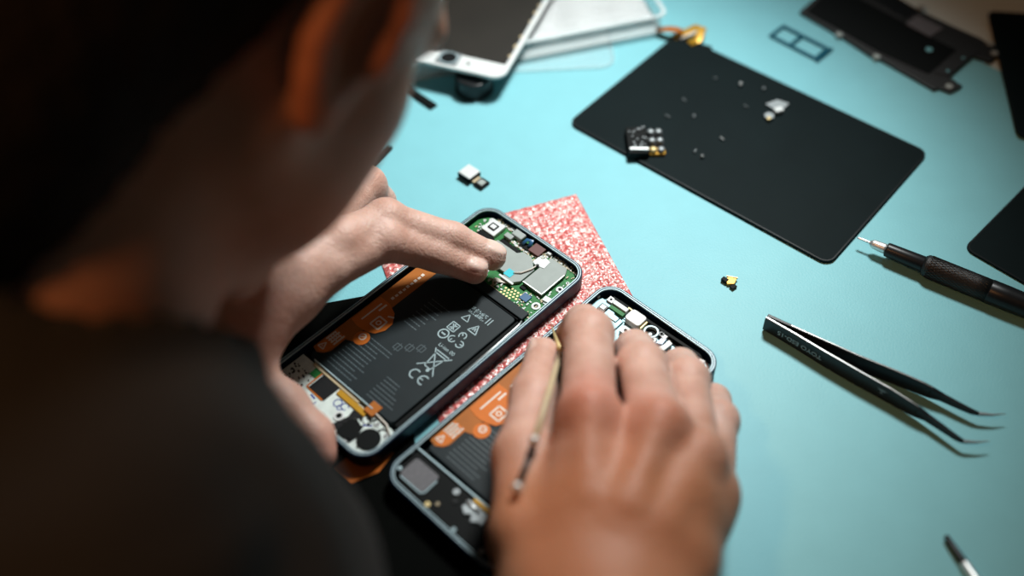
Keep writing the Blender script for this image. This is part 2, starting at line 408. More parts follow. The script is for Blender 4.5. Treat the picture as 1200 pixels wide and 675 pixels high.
G().tube([(50, 134.4, 7.0), (49.6, 130, 7.1), (47.4, 125, 7.0), (44.2, 122.4, 6.6)], .4, 8).build('antenna_cable', M['cream'], bd, smooth=True)
G().circ(50.2, 133.6, .9, 6.9, 7.4).build('cable_plug', M['black'], bd)
cm = G().box(9.6, 133.2, 19.0, 142.4, 4.6, 7.0).build('camera_module', M['white'], p1, .5)
G().ring(rrect(11.9, 135.7, 16.7, 140, .5), rrect(12.6, 136.4, 16, 139.3, .4), 7.0, 7.3).build('lens_groove', M['gun'], cm)
G().box(12.7, 136.5, 15.9, 139.2, 7.0, 7.5).build('lens_cover', M['white'], cm, .2)
chip('foam_block', M['black'], 10.5, 124.4, 20.4, 132.6, 4.6, 6.8)
chip('grey_block', M['shield'], 24.4, 140.8, 31.6, 145, 4.6, 7.2, 0, .5); chip('grey_block', M['shield'], 22.0, 137.6, 27, 140.6, 4.6, 6.6, 0, .3)
chip('black_socket', M['black'], 31.8, 138.4, 38, 142.2, 4.6, 5.6)
G().tube([(33.4, 139.5, 5.8), (34.2, 142.6, 7.4), (36.6, 143.8, 7.4), (37.6, 140.6, 6.2)], [(1.2, .25)]*4, 8).build('blue_flex', M['dblue'], bd, smooth=True)
chip('maroon_module', M['maroon'], 38.6, 138.8, 45.6, 145, 4.6, 6.4)
chip('edge_contact', M['white'], 47.2, 143.6, 49.6, 145, 4.6, 6.2)
chip('edge_contact', M['white'], 20.6, 143.6, 23.2, 145.4, 4.6, 5.4)
chip('narrow_connector', M['black'], 22.4, 134.2, 36, 136.4, 4.6, 5.3)
chip('narrow_connector', M['tan'], 20.9, 124, 21.8, 133, 4.6, 5.4); chip('steel_strip', M['steel'], 18.2, 121.6, 36, 122.6, 4.6, 5.2)
G().box(40.4, 119.0, 45.0, 123.4, 6.42, 6.6).build('turquoise_tab', M['turq'], bd)
G().prism([(39.4, 112.4), (46.2, 116.2), (45.6, 117.8), (38.6, 114.8)], 5.4, 5.7).build('cream_flex', M['cream'], bd)
G().box(39.6, 116.4, 49.4, 117.6, 6.3, 6.9).build('flex_bar', M['white'], bd, .1)
d = G()
for i in range(5):
    for j in range(4):
        if (i, j) not in ((0, 3), (4, 0)): d.circ(47.2+i*2.0+(j % 2)*.9, 110.6+j*1.75, .6, 4.6, 4.85, 10)
d.build('contact_dots', M['gold'], bd)
for x, y, r1 in ((66.6, 115.6, 2.3), (68.2, 131, 1.9), (68.4, 136.6, .9), (8.8, 142, 1.4)):
    w_ = G().washer(x, y, r1, r1*.5, 4.6, 5.0).build('screw_ring', M['white'], bd); G().circ(x, y, r1*.5, 4.6, 4.75, 16).build('screw_hole', M['black'], bd)
chip('white_block', M['white'], 66.2, 120.2, 70, 123.4, 4.6, 5.8, 8); chip('dark_chip', M['dblue'], 56.6, 113.8, 61.4, 118.2, 4.6, 5.3)
chip('dark_chip', M['black'], 52, 118.8, 55.4, 120.8, 4.6, 5.3); chip('edge_flex', M['tan'], 40, 108.9, 60, 110, 4.6, 5.0, -4)
sc = G(); sw = G(); rs = random.Random(11)
zones = [(4, 112, 22, 122), (23, 110.5, 46, 115.5), (56, 108, 64, 120.6), (65.4, 107, 70, 141), (46, 143, 68, 145), (51, 143, 64, 144.9), (22, 136.8, 44, 138.2), (4.5, 124, 9, 140), (10, 142.8, 22, 144.8), (28, 137, 38, 141), (44, 136.8, 51, 142.8), (37, 134, 51, 136)]
for k in range(420):
    z = rs.choice(zones); x, y = rs.uniform(z[0], z[2]), rs.uniform(z[1], z[3]); a, b = rs.choice([(.9, .5), (.5, .9), (1.3, .7), (.6, .6), (.7, 1.5)])
    (sc if rs.random() < .55 else sw).box(x, y, x+a, y+b, 4.6, 4.6+rs.uniform(.3, .7))
tag(sc.build('solder_parts', M['tan'], bd), kind='stuff'); tag(sw.build('pale_solder_parts', M['white'], bd), kind='stuff')
# white lower board
sb = G().prism([(3.2, 21.6), (3.2, 9), (6, 5), (10, 3.2), (62, 3.2), (67.4, 5.2), (70.3, 10), (70.3, 19), (68, 21.6)], 1.6, 4.4).build('lower_board', M['subw'], p1, .1)
G().circ(63.4, 11.2, 5.5, 4.4, 5.0, 32).build('vibration_motor_recess', M['black'], sb)
G().prism([(48.6, 5), (50, 3.8), (58, 4.2), (58.6, 8.4), (56.6, 13.2), (51, 14.8), (48.8, 12)], 4.4, 4.9).build('speaker_opening', M['black'], sb)
G().box(20.6, 11.0, 31.8, 20.6, 4.4, 4.9).build('flex_connector', M['gun'], sb, .1)
G().poly([(20.6, 20.8), (19.4, 20.8), (19.4, 11), (31, 10.6)], .7, 4.4, 4.8).build('amber_trace', M['kapton'], sb)
chip('green_pad', M['green'], 14.6, 16.2, 19.2, 20.4, 4.4, 4.7, 0, 0, sb)
G().box(12, 20.4, 45, 22.2, 4.6, 5.2).build('amber_flex', M['tan'], sb, .1); G().box(33, 17.4, 52.5, 20.2, 4.5, 5.1).build('amber_flex', M['brass'], sb, .1)
G().box(50, 19.6, 56, 26, 5.4, 6.0).build('amber_flex', M['kaptond'], sb, .1)
G().box(11, 22.2, 53, 22.8, 4.4, 6.3).build('steel_bar', M['rim'], sb, .1)
G().tube([(56, 22, 5.4), (64, 21.4, 5.4), (69.4, 18.4, 5.2)], .5, 8).build('antenna_cable', M['cream'], sb, smooth=True)
for x, y, r1 in ((43.6, 10.4, 2.6), (67.6, 17.4, 1.1), (56.2, 2.9+1.6, 1.1), (60.4, 19, 1.2)):
    G().washer(x, y, r1, r1*.55, 4.4, 4.9).build('screw_ring', M['white'], sb); G().circ(x, y, r1*.55, 4.4, 4.6, 16).build('screw_hole', M['black'], sb)
k = G()
for i, (cx, cy, r_, a0, a1) in enumerate(((37.6, 14.6, 2.0, 0, 360), (41.6, 15.4, 1.8, 20, 330), (40.2, 13.6, 1.3, 100, 400), (27.8, 7.8, 1.8, 200, 380))): k.arc(cx, cy, r_, a0, a1, .5, 4.4, 4.46, 14)
k.line(24.4, 9.4, 27.8, 9.0, .9, 4.4, 4.46); k.line(28.8, 7, 30.5, 4.8, .5, 4.4, 4.46); k.line(59, 17, 55.5, 14.5, .9, 4.4, 4.46)
k.build('pen_marks', M['blueink'], sb)
k = G(); rs = random.Random(5)
for _ in range(110):
    x, y = rs.choice([(rs.uniform(4, 18), rs.uniform(5, 16)), (rs.uniform(44, 70), rs.uniform(4, 20)), (rs.uniform(52, 66), rs.uniform(15, 21))]); s = rs.uniform(.35, 1.0)
    k.box(x, y, x+s*rs.uniform(.7, 1.6), y+s, 4.4, 4.4+rs.uniform(.1, .5))
tag(k.build('black_solder_parts', M['black'], sb), kind='stuff')
G().prism([(44, 4), (48, 3.6), (50, 14.6), (53, 16.4), (51, 18), (46, 17), (47, 13)], 4.4, 4.7).build('dark_trace', M['gun'], sb)

# second phone: main board taken out, loudspeaker module still in
p2 = empty('smartphone', (-.05881, .23475, .0021), R(-45.35),
           'opened smartphone without its green board, bright orange battery tape showing, under the right hand', 'phone')
H2 = 7.4
phone_shell(p2, H2)
G.base = Matrix.Translation((-1.3, -.4, 0)) @ FILL; battery(p2, 5.2); G.base = FILL
G().prism([(65.8, 24), (70.9, 24), (70.9, 104), (65.8, 104)], 1.6, 4.2).build('side_channel', M['black'], p2, .3)
sp = G().prism([(3, 20.4), (3, 9), (6, 5), (10, 3), (63, 3), (68, 5.4), (70.6, 10), (70.6, 20.4)], 1.6, 5.4).build('speaker_module', M['black'], p2, .3)
G.base = SHIFT
G().prism(rrect(7.2, 6.6, 21.6, 17.4, 1.6), 5.4, 5.9).build('speaker_mesh', M['greycl'], sp, .2)
G().poly([(8.6, 6.2), (20.8, 6.2), (22.1, 7.4), (22.1, 15)], .6, 5.4, 6.0).build('mesh_lip', M['rim'], sp, .1)
G().line(1.9, 20.8, 53, 20.8, .8, 5.2, 6.3).build('steel_bar', M['rim'], p2, .1)
for x, y, r1, m_ in ((5.6, 8.6, 1.1, 'rim'), (31.8, 17, 1.6, 'steel'), (34.6, 13.4, 1.1, 'gun'), (27, 4.6, 1.3, 'gold'), (30, 7.6, .9, 'tan'), (43.4, 3.8, 1.0, 'rim'), (58.6, 4.6, 1.2, 'steel'), (3.6, 17.6, 1.0, 'rim')):
    s_ = G().circ(x, y, r1, 5.4, 6.0, 14).build('screw', M[m_], sp, .15); G().line(x-r1*.6, y, x+r1*.6, y, .22, 5.98, 6.05).build('screw_slot', M['black'], sp)
u = G().prism([(38.4, 13.4), (41.6, 11.6), (44, 13.6), (46, 10.6), (49, 13), (50.6, 12.2), (50.8, 17.8), (38.6, 18.2)], 5.4, 6.2).build('usb_socket', M['steel'], p2, .3)
G().tube([(38.6, 16.6, 6.5), (46, 16.2, 6.5)], .8, 10).build('socket_barrel', M['silver'], u, smooth=True)
G().box(40, 18.6, 50.5, 20.2, 5.6, 6.3).build('amber_strip', M['brass'], p2, .1)
# top bay
G.base = FILL
mfp = G().prism([(3, 106), (70.6, 106), (70.6, 138), (68, 142.5), (62, 145.4), (12, 145.4), (6, 142.6), (3, 138)], 1.6, 2.6).build('inner_tray', M['midf'], p2, .2)
G.base = SHIFT
G().prism([(6, 130), (9, 126), (20, 126), (25, 130), (25, 137.5), (19, 138), (16.5, 142), (8, 142), (6, 138)], 2.6, 3.6).build('steel_plate', M['midf'], p2, .3)
G().poly([(7, 131), (13, 131), (15, 134.4), (22.5, 134.4), (22.5, 138.5), (32, 138.5)], .45, 3.6, 3.8).build('plate_seam', M['black'], p2)
sq = G().box(10.4, 134.8, 14.6, 139, 3.6, 4.6).build('small_sensor', M['gun'], p2, .2); G().box(11.2, 135.6, 13.9, 138.3, 4.6, 5.0).build('sensor_lid', M['white'], sq, .1)
def tab(x, y, s, rot=0, hole=True):
    t_ = G().box(x-s/2, y-s/2, x+s/2, y+s/2, 2.6, 4.8, rot).build('screw_tab', M['white'], p2, .2)
    if hole: G().circ(x, y, s*.2, 4.8, 4.86, 12).build('screw_hole', M['black'], t_)
tab(12.4, 143.2, 3.4); tab(29.6, 133.2, 4.4); tab(42.6, 137.6, 3.2, 10); tab(45.6, 142.6, 2.4, 0, False); tab(67.2, 142.6, 2.8, 10, False); tab(67.4, 137.4, 2.8, 20, False); tab(6.0, 141, 1.6, 0, False)
cn = G().box(14.4, 141.6, 23, 144.0, 2.6, 5.4).build('ribbon_connector', M['white'], p2, .2); G().box(14.4, 139.0, 23, 141.4, 2.6, 4.4).build('connector_base', M['green'], cn, .1)
er = G().prism(rrect(24.6, 137.8, 33.4, 145.2, 1.8), 2.6, 6.4).build('earpiece', M['white'], p2, .4)
G().line(34.4, 138.4, 34.4, 143.5, .5, 2.6, 5.6).build('spring_contact', M['gold'], p2)
G().line(22.2, 144.4, 24.4, 144.4, .5, 2.6, 5.6).build('spring_contact', M['gold'], p2)
rg = G().washer(39.2, 140.6, 3.6, 2.9, 2.6, 5.2).build('camera_ring', M['rim'], p2); G().circ(39.2, 140.6, 2.8, 2.6, 3.2).build('camera_recess', M['black'], rg)
G().circ(39.6, 139.4, 1.1, 3.2, 4.6, 14).build('screw', M['steel'], p2, .3)
G().washer(43.6, 143.0, 1.4, .8, 2.6, 4.8).build('sensor_ring', M['gun'], p2)
G().prism([(44.6, 137), (47.6, 138.4), (47.2, 142.4), (45.0, 141)], 3.2, 4.6).build('blue_flex', M['dblue'], p2, .1)
G().prism([(46.4, 134.4), (50.4, 136), (51, 141.8), (48.4, 142.6), (48.2, 138.6)], 2.6, 4.8).build('white_bracket', M['white'], p2, .2)
G().prism([(25, 144.2), (66.4, 144.2), (64, 145.6), (12, 145.6), (14, 144.2)], 2.6, 5.0).build('top_slot', M['black'], p2)
G().box(48.8, 142.4, 66, 145, 2.6, 3.0).build('slot_floor', M['black'], p2)
G.base = FILL
G().box(44, 108, 69, 132, 2.6, 3.0).build('plate_recess', M['gun'], p2, .1); G().box(5, 107, 40, 124, 2.6, 3.1).build('plate_recess', M['steel'], p2, .1)

G.base = SHELL
# ---------------------------------------------------------------- things around
def place(o_, px, py, z=0., rz=0.):
    p = at(px, py, z); o_.location = (p[0], p[1], z); o_.rotation_euler = (0, 0, R(rz)); return o_
def place_e(name, px, py, z, rz, label, cat, group=None):
    p = at(px, py, z); return empty(name, (p[0], p[1], z), R(rz), label, cat, group)

# tablet screen panel
tb = empty('tablet_screen', (.0345, .4655, .0002), R(-41.9), 'large black tablet screen panel lying face down with screws on it', 'screen panel')
tp = G().prism(rrect(0, 0, 169.5, 108.5, 6, 6), 0, 1.5).build('glass_panel', M['blackg'], tb, .2)
G().ring(rrect(.4, .4, 169.1, 108.1, 5.7, 6), rrect(1.0, 1.0, 168.5, 107.5, 5.2, 6), 1.5, 1.56).build('edge_band', M['gun'], tp)
fx = G().tube([(-10, 101.5, 3.2), (-4, 103, 5.8), (1, 105.5, 6.2), (4, 108, 4.6)], [(3.0, .5)]*4, 10).build('amber_flex', M['kaptond'], tb, smooth=True)
G().tube([(1, 103, 1.8), (4, 110, 2.4), (8, 116.4, 5.2), (12, 117.2, 5.6), (14.5, 110, 2.6), (12, 104, 1.9)], [(3.0, .4)]*6, 10).build('amber_flex', M['brass'], tb, smooth=True)
G().tube([(5.8, 104, 2.6), (8.6, 110, 3.8), (10.4, 113, 4.4)], [(1.1, .4)]*3, 8).build('flex_stripe', M['cream'], tb, smooth=True)
G().box(14.5, 107, 25, 109.8, .3, 1.6, 12).build('flex_tail', M['black'], tb, .2)
TZ = .0018
# loose screws on the panel
def screw_g(length, hr):
    e = bpy.data.objects.new('screw', None)
    return e
def screw(px, py, L, hr, rz, label, m_='silver'):
    e = place_e('screw', px, py, TZ, rz, label, 'screw', 'tiny loose screws scattered on the black panel')
    G().tube([(0, 0, hr), (.5*hr, 0, hr), (.55*hr, 0, hr)], [hr*.8, hr, hr*.9], 12).build('screw_head', M[m_], e, smooth=False)
    P_ = []; Rr = []
    n = int(L/.25)
    for i in range(n+1): P_.append((.5*hr+i*.25, 0, hr)); Rr.append(hr*(.5 if i % 2 else .38))
    G().tube(P_, Rr, 10).build('screw_shank', M[m_], e)
    return e
screw(839.6, 93, 1.5, .75, 170, 'tiny dull screw nearest the far left edge of the panel, level with the biggest screw', 'steel')
screw(868, 99.5, 1.6, 1.35, 250, 'brightest largest screw on the black panel, between two smaller ones')
screw(894, 105.5, .9, 1.0, 30, 'short screw just behind the silver bracket on the black panel', 'steel')
screw(872, 124.6, 2.0, .7, -40, 'thin screw left of the silver bracket on the black panel', 'steel')
screw(800, 116.5, 2.6, .65, -55, 'thin dull screw furthest left among those in the panel middle', 'steel')
screw(780, 136, 2.8, .75, -40, 'slim screw nearest the dark camera cluster', 'steel')
screw(813, 136, 1.5, 1.0, -95, 'screw standing beyond the slim one, right of the camera cluster', 'steel')
screw(844, 162.5, 2.4, .9, -50, 'bright slanted screw alone in the middle of the black panel')
screw(813.5, 179.5, 2.0, .8, 60, 'slim upright-leaning screw at the near side of the panel', 'steel')
screw(822, 184, 1.0, 1.2, -60, 'round-headed bright screw closest to the near edge of the panel')
screw(873.5, 78, .6, .6, 0, 'faintest speck-sized screw near the far edge of the panel', 'steel')
screw(754, 151, .8, .8, 40, 'speck-sized screw just behind the dark camera cluster', 'steel')

br = place_e('metal_bracket', 909, 126, TZ, 0, 'small silver bracket with a gold contact lying on the black panel', 'bracket')
G().prism([(-5.6, 2.4), (1.8, 6.0), (8.2, 2.2), (3, -3.4), (-1.6, -2.2)], .2, 1.0).build('bracket_plate', M['steel'], br, .15)
G().box(-2, -6.4, 3.0, -2.6, .2, 2.8, 20).build('bracket_block', M['white'], br, .4)
G().circ(-5.4, -8.4, 2.9, .2, 1.6).build('bracket_foot', M['steel'], br, .3); G().circ(-6.2, -11.2, 1.3, .4, 2.2).build('gold_contact', M['gold'], br, .3)

cc = place_e('camera_cluster', 750, 172, TZ, 0, 'black camera cluster with three pairs of silver lenses on the panel edge', 'camera module')
G().prism(rrect(-7.5, -9.5, 4.2, 12, 1), 0, 4.2).build('housing', M['black'], cc, .4)
G().box(-6.6, -7.8, 3.8, -6.0, 4.2, 5.4, -3).build('housing_highlight', M['silver'], cc, .2)  # bright bar stands in for the highlight on the housing's near edge
rs = random.Random(3); k = G()
for _ in range(22): x, y = rs.uniform(-7, 3), rs.uniform(-5, 11); k.box(x, y, x+rs.uniform(.5, 1.4), y+.6, 4.2, 4.2+rs.uniform(.3, .9))
tag(k.build('housing_contacts', M['steel'], cc), kind='stuff')
for i, y in enumerate((-5.6, 1.8, 9.0)):
    G().prism(rrect(4.4, y-2.6, 13.4, y+2.8, 1), 0, 1.8).build('lens_holder', M['gun' if i else 'brass'], cc, .2)
    for x in (6.6, 11.0):
        G().tube([(x, y, 1.6), (x, y, 3.2), (x, y, 3.9), (x, y, 4.1)], [2.1, 2.1, 1.5, .3], 16).build('lens', M['gold' if (x < 7 and i == 0) else 'steel'], cc, smooth=True)

st = place_e('sim_tray', 936.5, 50.5, .0004, -46, 'small dark teal card tray frame with two windows, on the mat beyond the panel', 'tray')
g = G(); xs, ys = 17.5, 7.6
fr_o = [(-xs, -ys), (xs, -ys), (xs, ys), (-xs, ys)]
g.box(-xs, -ys, xs, -ys+2, 0, 1.2); g.box(-xs, ys-2, xs, ys, 0, 1.2); g.box(-xs, -ys+2, -xs+2, ys-2, 0, 1.2); g.box(xs-2.4, -ys+2, xs, ys-2, 0, 1.2); g.box(-3.4, -ys+2, -1.2, ys-2, 0, 1.2)
g.build('tray_frame', M['teal'], st, .2); G().box(xs, -ys-.8, xs+1.6, ys+.8, 0, 1.5).build('tray_cap', M['teal'], st, .3)

# black chassis plate, top right
ch = empty('phone_chassis', (0, 0, .0003), 0, 'black perforated phone chassis plate at the far right, half on the pale table', 'chassis')
zc = .002
chp = pxpoly([(937, 14), (962, -8), (1046, -8), (1058, 2), (1076, 15), (1083, 15), (1112, 29), (1150, 46), (1171, 61), (1160, 72), (1141, 66), (1112, 91), (1128, 101), (1114, 108), (1101, 103), (1095, 105), (1028, 67), (1022, 66), (984, 41)], zc)
G().prism(chp, 0, 2.2).build('chassis_plate', M['grey'], ch, .3)
G().prism(pxpoly([(945, 15), (964, -4), (1000, -4), (1060, 28), (1100, 50), (1120, 60), (1095, 82), (1088, 88), (1030, 62)], zc), 2.2, 2.9).build('chassis_panel', M['black'], ch, .2)
G().prism(pxpoly([(1010, -6), (1046, -6), (1078, 14), (1060, 24)], zc), 2.2, 2.6).build('upper_panel', M['gun'], ch, .2)
G().prism(pxpoly([(1062, 27), (1075, 17), (1106, 32), (1090, 42)], .004), 2.9, 3.3).build('grey_window', M['greycl'], ch, .1)
G().prism(pxpoly([(1094, 87), (1134, 55), (1146, 62), (1110, 90)], zc), 2.2, 3.0).build('end_block', M['grey'], ch, .2)
for x, y in ((1089, 57), (1129, 67), (1111, 82)):
    p = at(x, y, .004); G().circ(p[0]*1000, p[1]*1000, 2.0 if x == 1089 else .8, 2.9, 3.2).build('bore', M['mat'], ch)
for x, y in ((983, 41), (1027, 67), (1079, 9), (990, 3), (1112, 102), (1160, 52), (1165, 63)):
    p = at(x, y, .002); G().circ(p[0]*1000, p[1]*1000, 2.2, 0, 2.6).build('screw_lug', M['shield'], ch, .2); 

# two black panels at the right edge
def panel(name, P0, e1, w, l, z0, th, label, cat):
    e1 = np.array(e1[:2]); e1 = e1/np.linalg.norm(e1); rz = math.atan2(e1[1], e1[0])
    r_ = empty(name, (P0[0], P0[1], z0), rz, label, cat)
    a = G().prism(rrect(0, 0, l, w, 5, 6), 0, th).build('glass_panel', M['blackg'], r_, .2)
    G().ring(rrect(.4, .4, l-.4, w-.4, 4.7, 6), rrect(1.0, 1.0, l-1.0, w-1.0, 4.2, 6), th, th+.05).build('edge_band', M['gun'], a)
    return r_
P0 = at(1157, 12, .003); Q0 = at(1200, 189, .003)
panel('phone_back_panel', P0, Q0-P0, 75, 118, .0016, 1.2, 'black glass panel at the right edge, beside the perforated chassis', 'panel')
P1 = at(1129, 291, .001); Q1 = at(1200, 332, .001); ee = (Q1-P1)/np.linalg.norm(Q1-P1)
panel('phone_back_panel', P1, ee, 110, 160, .0002, 1.2, 'black glass panel at the right edge, above the screwdriver handle', 'panel')

# screwdriver
a = at(1003, 283.5, .003); b = at(1200, 357, .0065)
ax_ = math.atan2(b[1]-a[1], b[0]-a[0]); sd = empty('precision_screwdriver', (a[0], a[1], .0003), ax_, 'black precision screwdriver with knurled grip, lying at the right', 'screwdriver')
def lathe_x(g, prof, z, n=28): return g.tube([(x, 0, z) for x, r in prof], [r for x, r in prof], n)
zz = 6.0
lathe_x(G(), [(0, .35), (.5, .6), (7, .7), (7.1, .7)], zz, 12).build('bit', M['silver'], sd, smooth=True)
lathe_x(G(), [(6.6, 1.1), (8.5, 2.3), (8.6, 2.3), (14, 2.6), (15.4, 2.6)], zz).build('chuck', M['silver'], sd, smooth=True)
lathe_x(G(), [(15.2, 3.4), (15.6, 3.6), (16, 3.7), (34, 4.1), (34.4, 4.0)], zz).build('collar', M['gun'], sd, smooth=True)
lathe_x(G(), [(34.2, 4.4), (35.6, 5.5), (36, 5.6), (60, 5.8), (67, 5.8)], zz).build('knurled_grip', M['knurl'], sd, smooth=True)
lathe_x(G(), [(66.9, 5.8), (67.4, 6.0), (76, 6.0), (96, 5.4), (125, 4.6), (132, 5.0), (138, 5.0), (139, 4.4)], zz).build('handle', M['gun'], sd, smooth=True)
g = G()
for i in range(24):
    t_ = 2*math.pi*i/24
    g.tube([(37+k*.9, 5.72*math.cos(t_+k*.07*(1)), zz+5.72*math.sin(t_+k*.07)) for k in range(33)], .12, 4)
    g.tube([(37+k*.9, 5.72*math.cos(t_-k*.07), zz+5.72*math.sin(t_-k*.07)) for k in range(33)], .12, 4)
tag(g.build('knurling', M['gun'], sd), kind='stuff')

# tweezers lying on their side
def strip(root, name, pts, hs, th, m, zc=None):
    """upright band along a plan line: pts world mm (x, y) at mid height 5; hs heights; th thicknesses"""
    bm = G(); prev = None; n = len(pts)
    for i, (x, y) in enumerate(pts):
        t_ = Vector(pts[min(i+1, n-1)])-Vector(pts[max(i-1, 0)]); t_.normalize(); nr = Vector((-t_.y, t_.x))
        h, w = hs[i]/2, th[i]/2
        z_ = zc[i] if zc else 5; q = [bm.v(x+nr.x*w*s1, y+nr.y*w*s1, z_+h*s2) for s1, s2 in ((1, 1), (1, -1), (-1, -1), (-1, 1))]
        if prev:
            for k in range(4): bm.bm.faces.new((prev[k], prev[(k+1) % 4], q[(k+1) % 4], q[k]))
        else: bm.bm.faces.new(q)
        prev = q
    bm.bm.faces.new(prev); return bm.build(name, m, root, .25)
tw = empty('tweezers', (0, 0, .0003), 0, 'black bent-tip tweezers lying on their side on the blue mat', 'tweezers')
def PX(L): return [mm(at(x, y, .0053)) for x, y in L]
near = PX([(896, 378), (930, 398), (965, 419.5), (1002, 441), (1040, 462), (1066, 477.5), (1074, 482)])
nt_ = PX([(1074, 482), (1086, 489), (1104, 501.5), (1122, 514), (1129, 517.5)])
ntip = PX([(1129, 517.5), (1143, 518.3), (1160, 517)])
strip(tw, 'arm', near, [8.6, 9.2, 9.8, 10, 9.6, 8.6, 7.4], [1.8, 1.5, 1.3, 1.3, 1.3, 1.4, 1.6], M['gun'])
strip(tw, 'arm_point', nt_, [7.4, 4.4, 3.4, 2.6, 1.8], [1.6, 1.8, 1.8, 1.6, 1.2], M['gun'])
strip(tw, 'tip', ntip, [1.8, 1.2, .3], [1.2, .8, .3], M['steel'])
far = PX([(898, 375.5), (925, 388), (955, 402), (1005, 424.5), (1050, 442.5), (1080, 455), (1090, 459.5)])
ft_ = PX([(1090, 459.5), (1104, 465.5), (1122, 474.5), (1139, 482.5), (1147, 485)])
ftip = PX([(1147, 485), (1162, 486.3), (1179, 485)])
strip(tw, 'arm', far, [8.6, 9.0, 9.6, 9.8, 9.4, 8.6, 7.4], [1.8, 1.5, 1.3, 1.3, 1.3, 1.4, 1.6], M['gun'])
strip(tw, 'arm_point', ft_, [7.4, 4.4, 3.4, 2.6, 1.8], [1.6, 1.8, 1.8, 1.6, 1.2], M['gun'])
strip(tw, 'tip', ftip, [1.8, 1.2, .3], [1.2, .8, .3], M['steel'])
hn = [8.6, 9.2, 9.8, 10, 9.6, 8.6, 7.4]
strip(tw, 'edge_glint', near, [.3]*7, [.7, .7, .7, .6, .6, .5, .4], M['silver'], [5+h/2+.05 for h in hn])  # bright strips stand in for lamp glints on the arms' top edges
strip(tw, 'edge_glint', far[1:], [.3]*6, [.5, .5, .4, .4, .4, .3], M['silver'], [5+h/2+.05 for h in (9.0, 9.6, 9.8, 9.4, 8.6, 7.4)])
# lettering on the outer face of the near arm, upside down seen from here
n0, n1 = Vector(near[0]), Vector(near[2]); t_ = (n0-n1).normalized()
outn = Vector((t_.y, -t_.x)); outn = outn if outn.y < 0 else -outn
base = n1 + outn*.95
X = Matrix(((t_.x, 0, outn.x, base.x), (t_.y, 0, outn.y, base.y), (0, 1, 0, 5), (0, 0, 0, 1)))
# columns: text x -> t_, text y -> down, normal -> outn
X = Matrix(((t_.x, 0, outn.x, base.x), (t_.y, 0, outn.y, base.y), (0, -1, 0, 7.0), (0, 0, 0, 1)))
g = G(); g.text('TOYO ESD-15', 3.9, X @ Matrix.Translation((.5, 0.7, 0)), .04); g.build('lettering', M['print'], tw)
m0, m1 = Vector(near[4]), Vector(near[3]); t2 = (m1-m0).normalized(); b2 = m0+outn*.85
X2 = Matrix(((t2.x, 0, outn.x, b2.x), (t2.y, 0, outn.y, b2.y), (0, -1, 0, 7.0), (0, 0, 0, 1)))
g = G(); g.x = X2; g.prism([(0, 0), (5, 0), (2.5, 1.2)], -.02, .05); g.prism([(1.6, 2.6), (3.4, 2.6), (2.5, 1.7)], -.02, .05); g.build('arrow_mark', M['steel'], tw)

# loose driver bit at the lower right
a = at(1108, 628, .0022); b = at(1142, 678, .0022); rz = math.atan2(b[1]-a[1], b[0]-a[0])
db = empty('driver_bit', (a[0], a[1], .0002), rz, 'slim steel driver shaft with dark tip at the lower right corner', 'driver bit')
lathe_x(G(), [(0, .8), (.6, 1.2), (12, 1.7), (12.6, 1.8)], 2.1, 14).build('dark_tip', M['gun'], db, smooth=True)
lathe_x(G(), [(12.5, 1.6), (13, 2.0), (60, 2.0), (61, 1.6)], 2.1, 14).build('shaft', M['silver'], db, smooth=True)

# small gold connector
gc = place_e('flex_connector', 856, 332, .0003, 20, 'tiny amber and black connector alone on the mat', 'connector')
G().prism([(-2.6, -.8), (.8, -2.2), (3.6, .4), (1.2, 3.2), (-1.4, 2.6)], .2, 1.6).build('amber_block', M['brass'], gc, .2)
G().box(-3.4, .6, -1.0, 3.8, 0, 2.0, 25).build('black_block', M['black'], gc, .2); G().box(-1.8, -4.2, 1.4, -1.8, 0, 1.2, 15).build('black_foot', M['black'], gc, .2)
G().line(-.4, 3.8, 4.2, .6, .4, .8, 1.9).build('gold_edge', M['gold'], gc)

# small camera module
sm_ = place_e('camera_module', 550, 207, .0002, -44, 'small white-topped camera module with short tail on the mat', 'camera module')
G().box(-4.6, -4.4, 4.6, 4.4, 0, 3.4).build('camera_body', M['black'], sm_, .3); G().box(-4.2, -4.2, 4.4, 4.2, 3.4, 4.2).build('white_cover', M['white'], sm_, .4)
G().box(4.4, -2.6, 6.8, 2.6, .6, 1.4).build('tail_flex', M['tan'], sm_, .1)
G().box(6.4, -3.4, 12.6, 3.4, .2, 1.6).build('tail_connector', M['black'], sm_, .3); G().box(7.6, -1.9, 11.4, 1.9, 1.6, 2.0).build('connector_face', M['shield'], sm_, .2)

# foam strips
def foam(px0, py0, px1, py1, w, label):
    a, b = at(px0, py0), at(px1, py1); rz = math.atan2(b[1]-a[1], b[0]-a[0]); L = np.linalg.norm(b-a)*1000
    e = G().prism(rrect(0, -w/2, L, w/2, .4, 2), 0, 1.4).build('foam_strip', M['foam'], None, .2)
    e.location = (a[0], a[1], .0002); e.rotation_euler = (0, 0, rz); tag(e, label, 'foam strip', 'black foam strips by the head')
foam(466, 98, 509, 127, 5.0, 'black foam strip below the white-framed screen')
foam(424, 205, 457, 173, 4.0, 'black foam strip just behind the raised knuckle of the left hand')

# white framed phone screen, resting on the clear tray
zs = .0165
BR = at(589, 93, zs); UP = at(646, -5, zs); e1 = (UP-BR)/np.linalg.norm(UP-BR); rz = math.atan2(e1[1], e1[0])-math.pi/2
ws = empty('phone_screen', (BR[0], BR[1], zs-.0022), rz, 'white-framed phone screen with dark back, raised on the clear tray', 'screen')
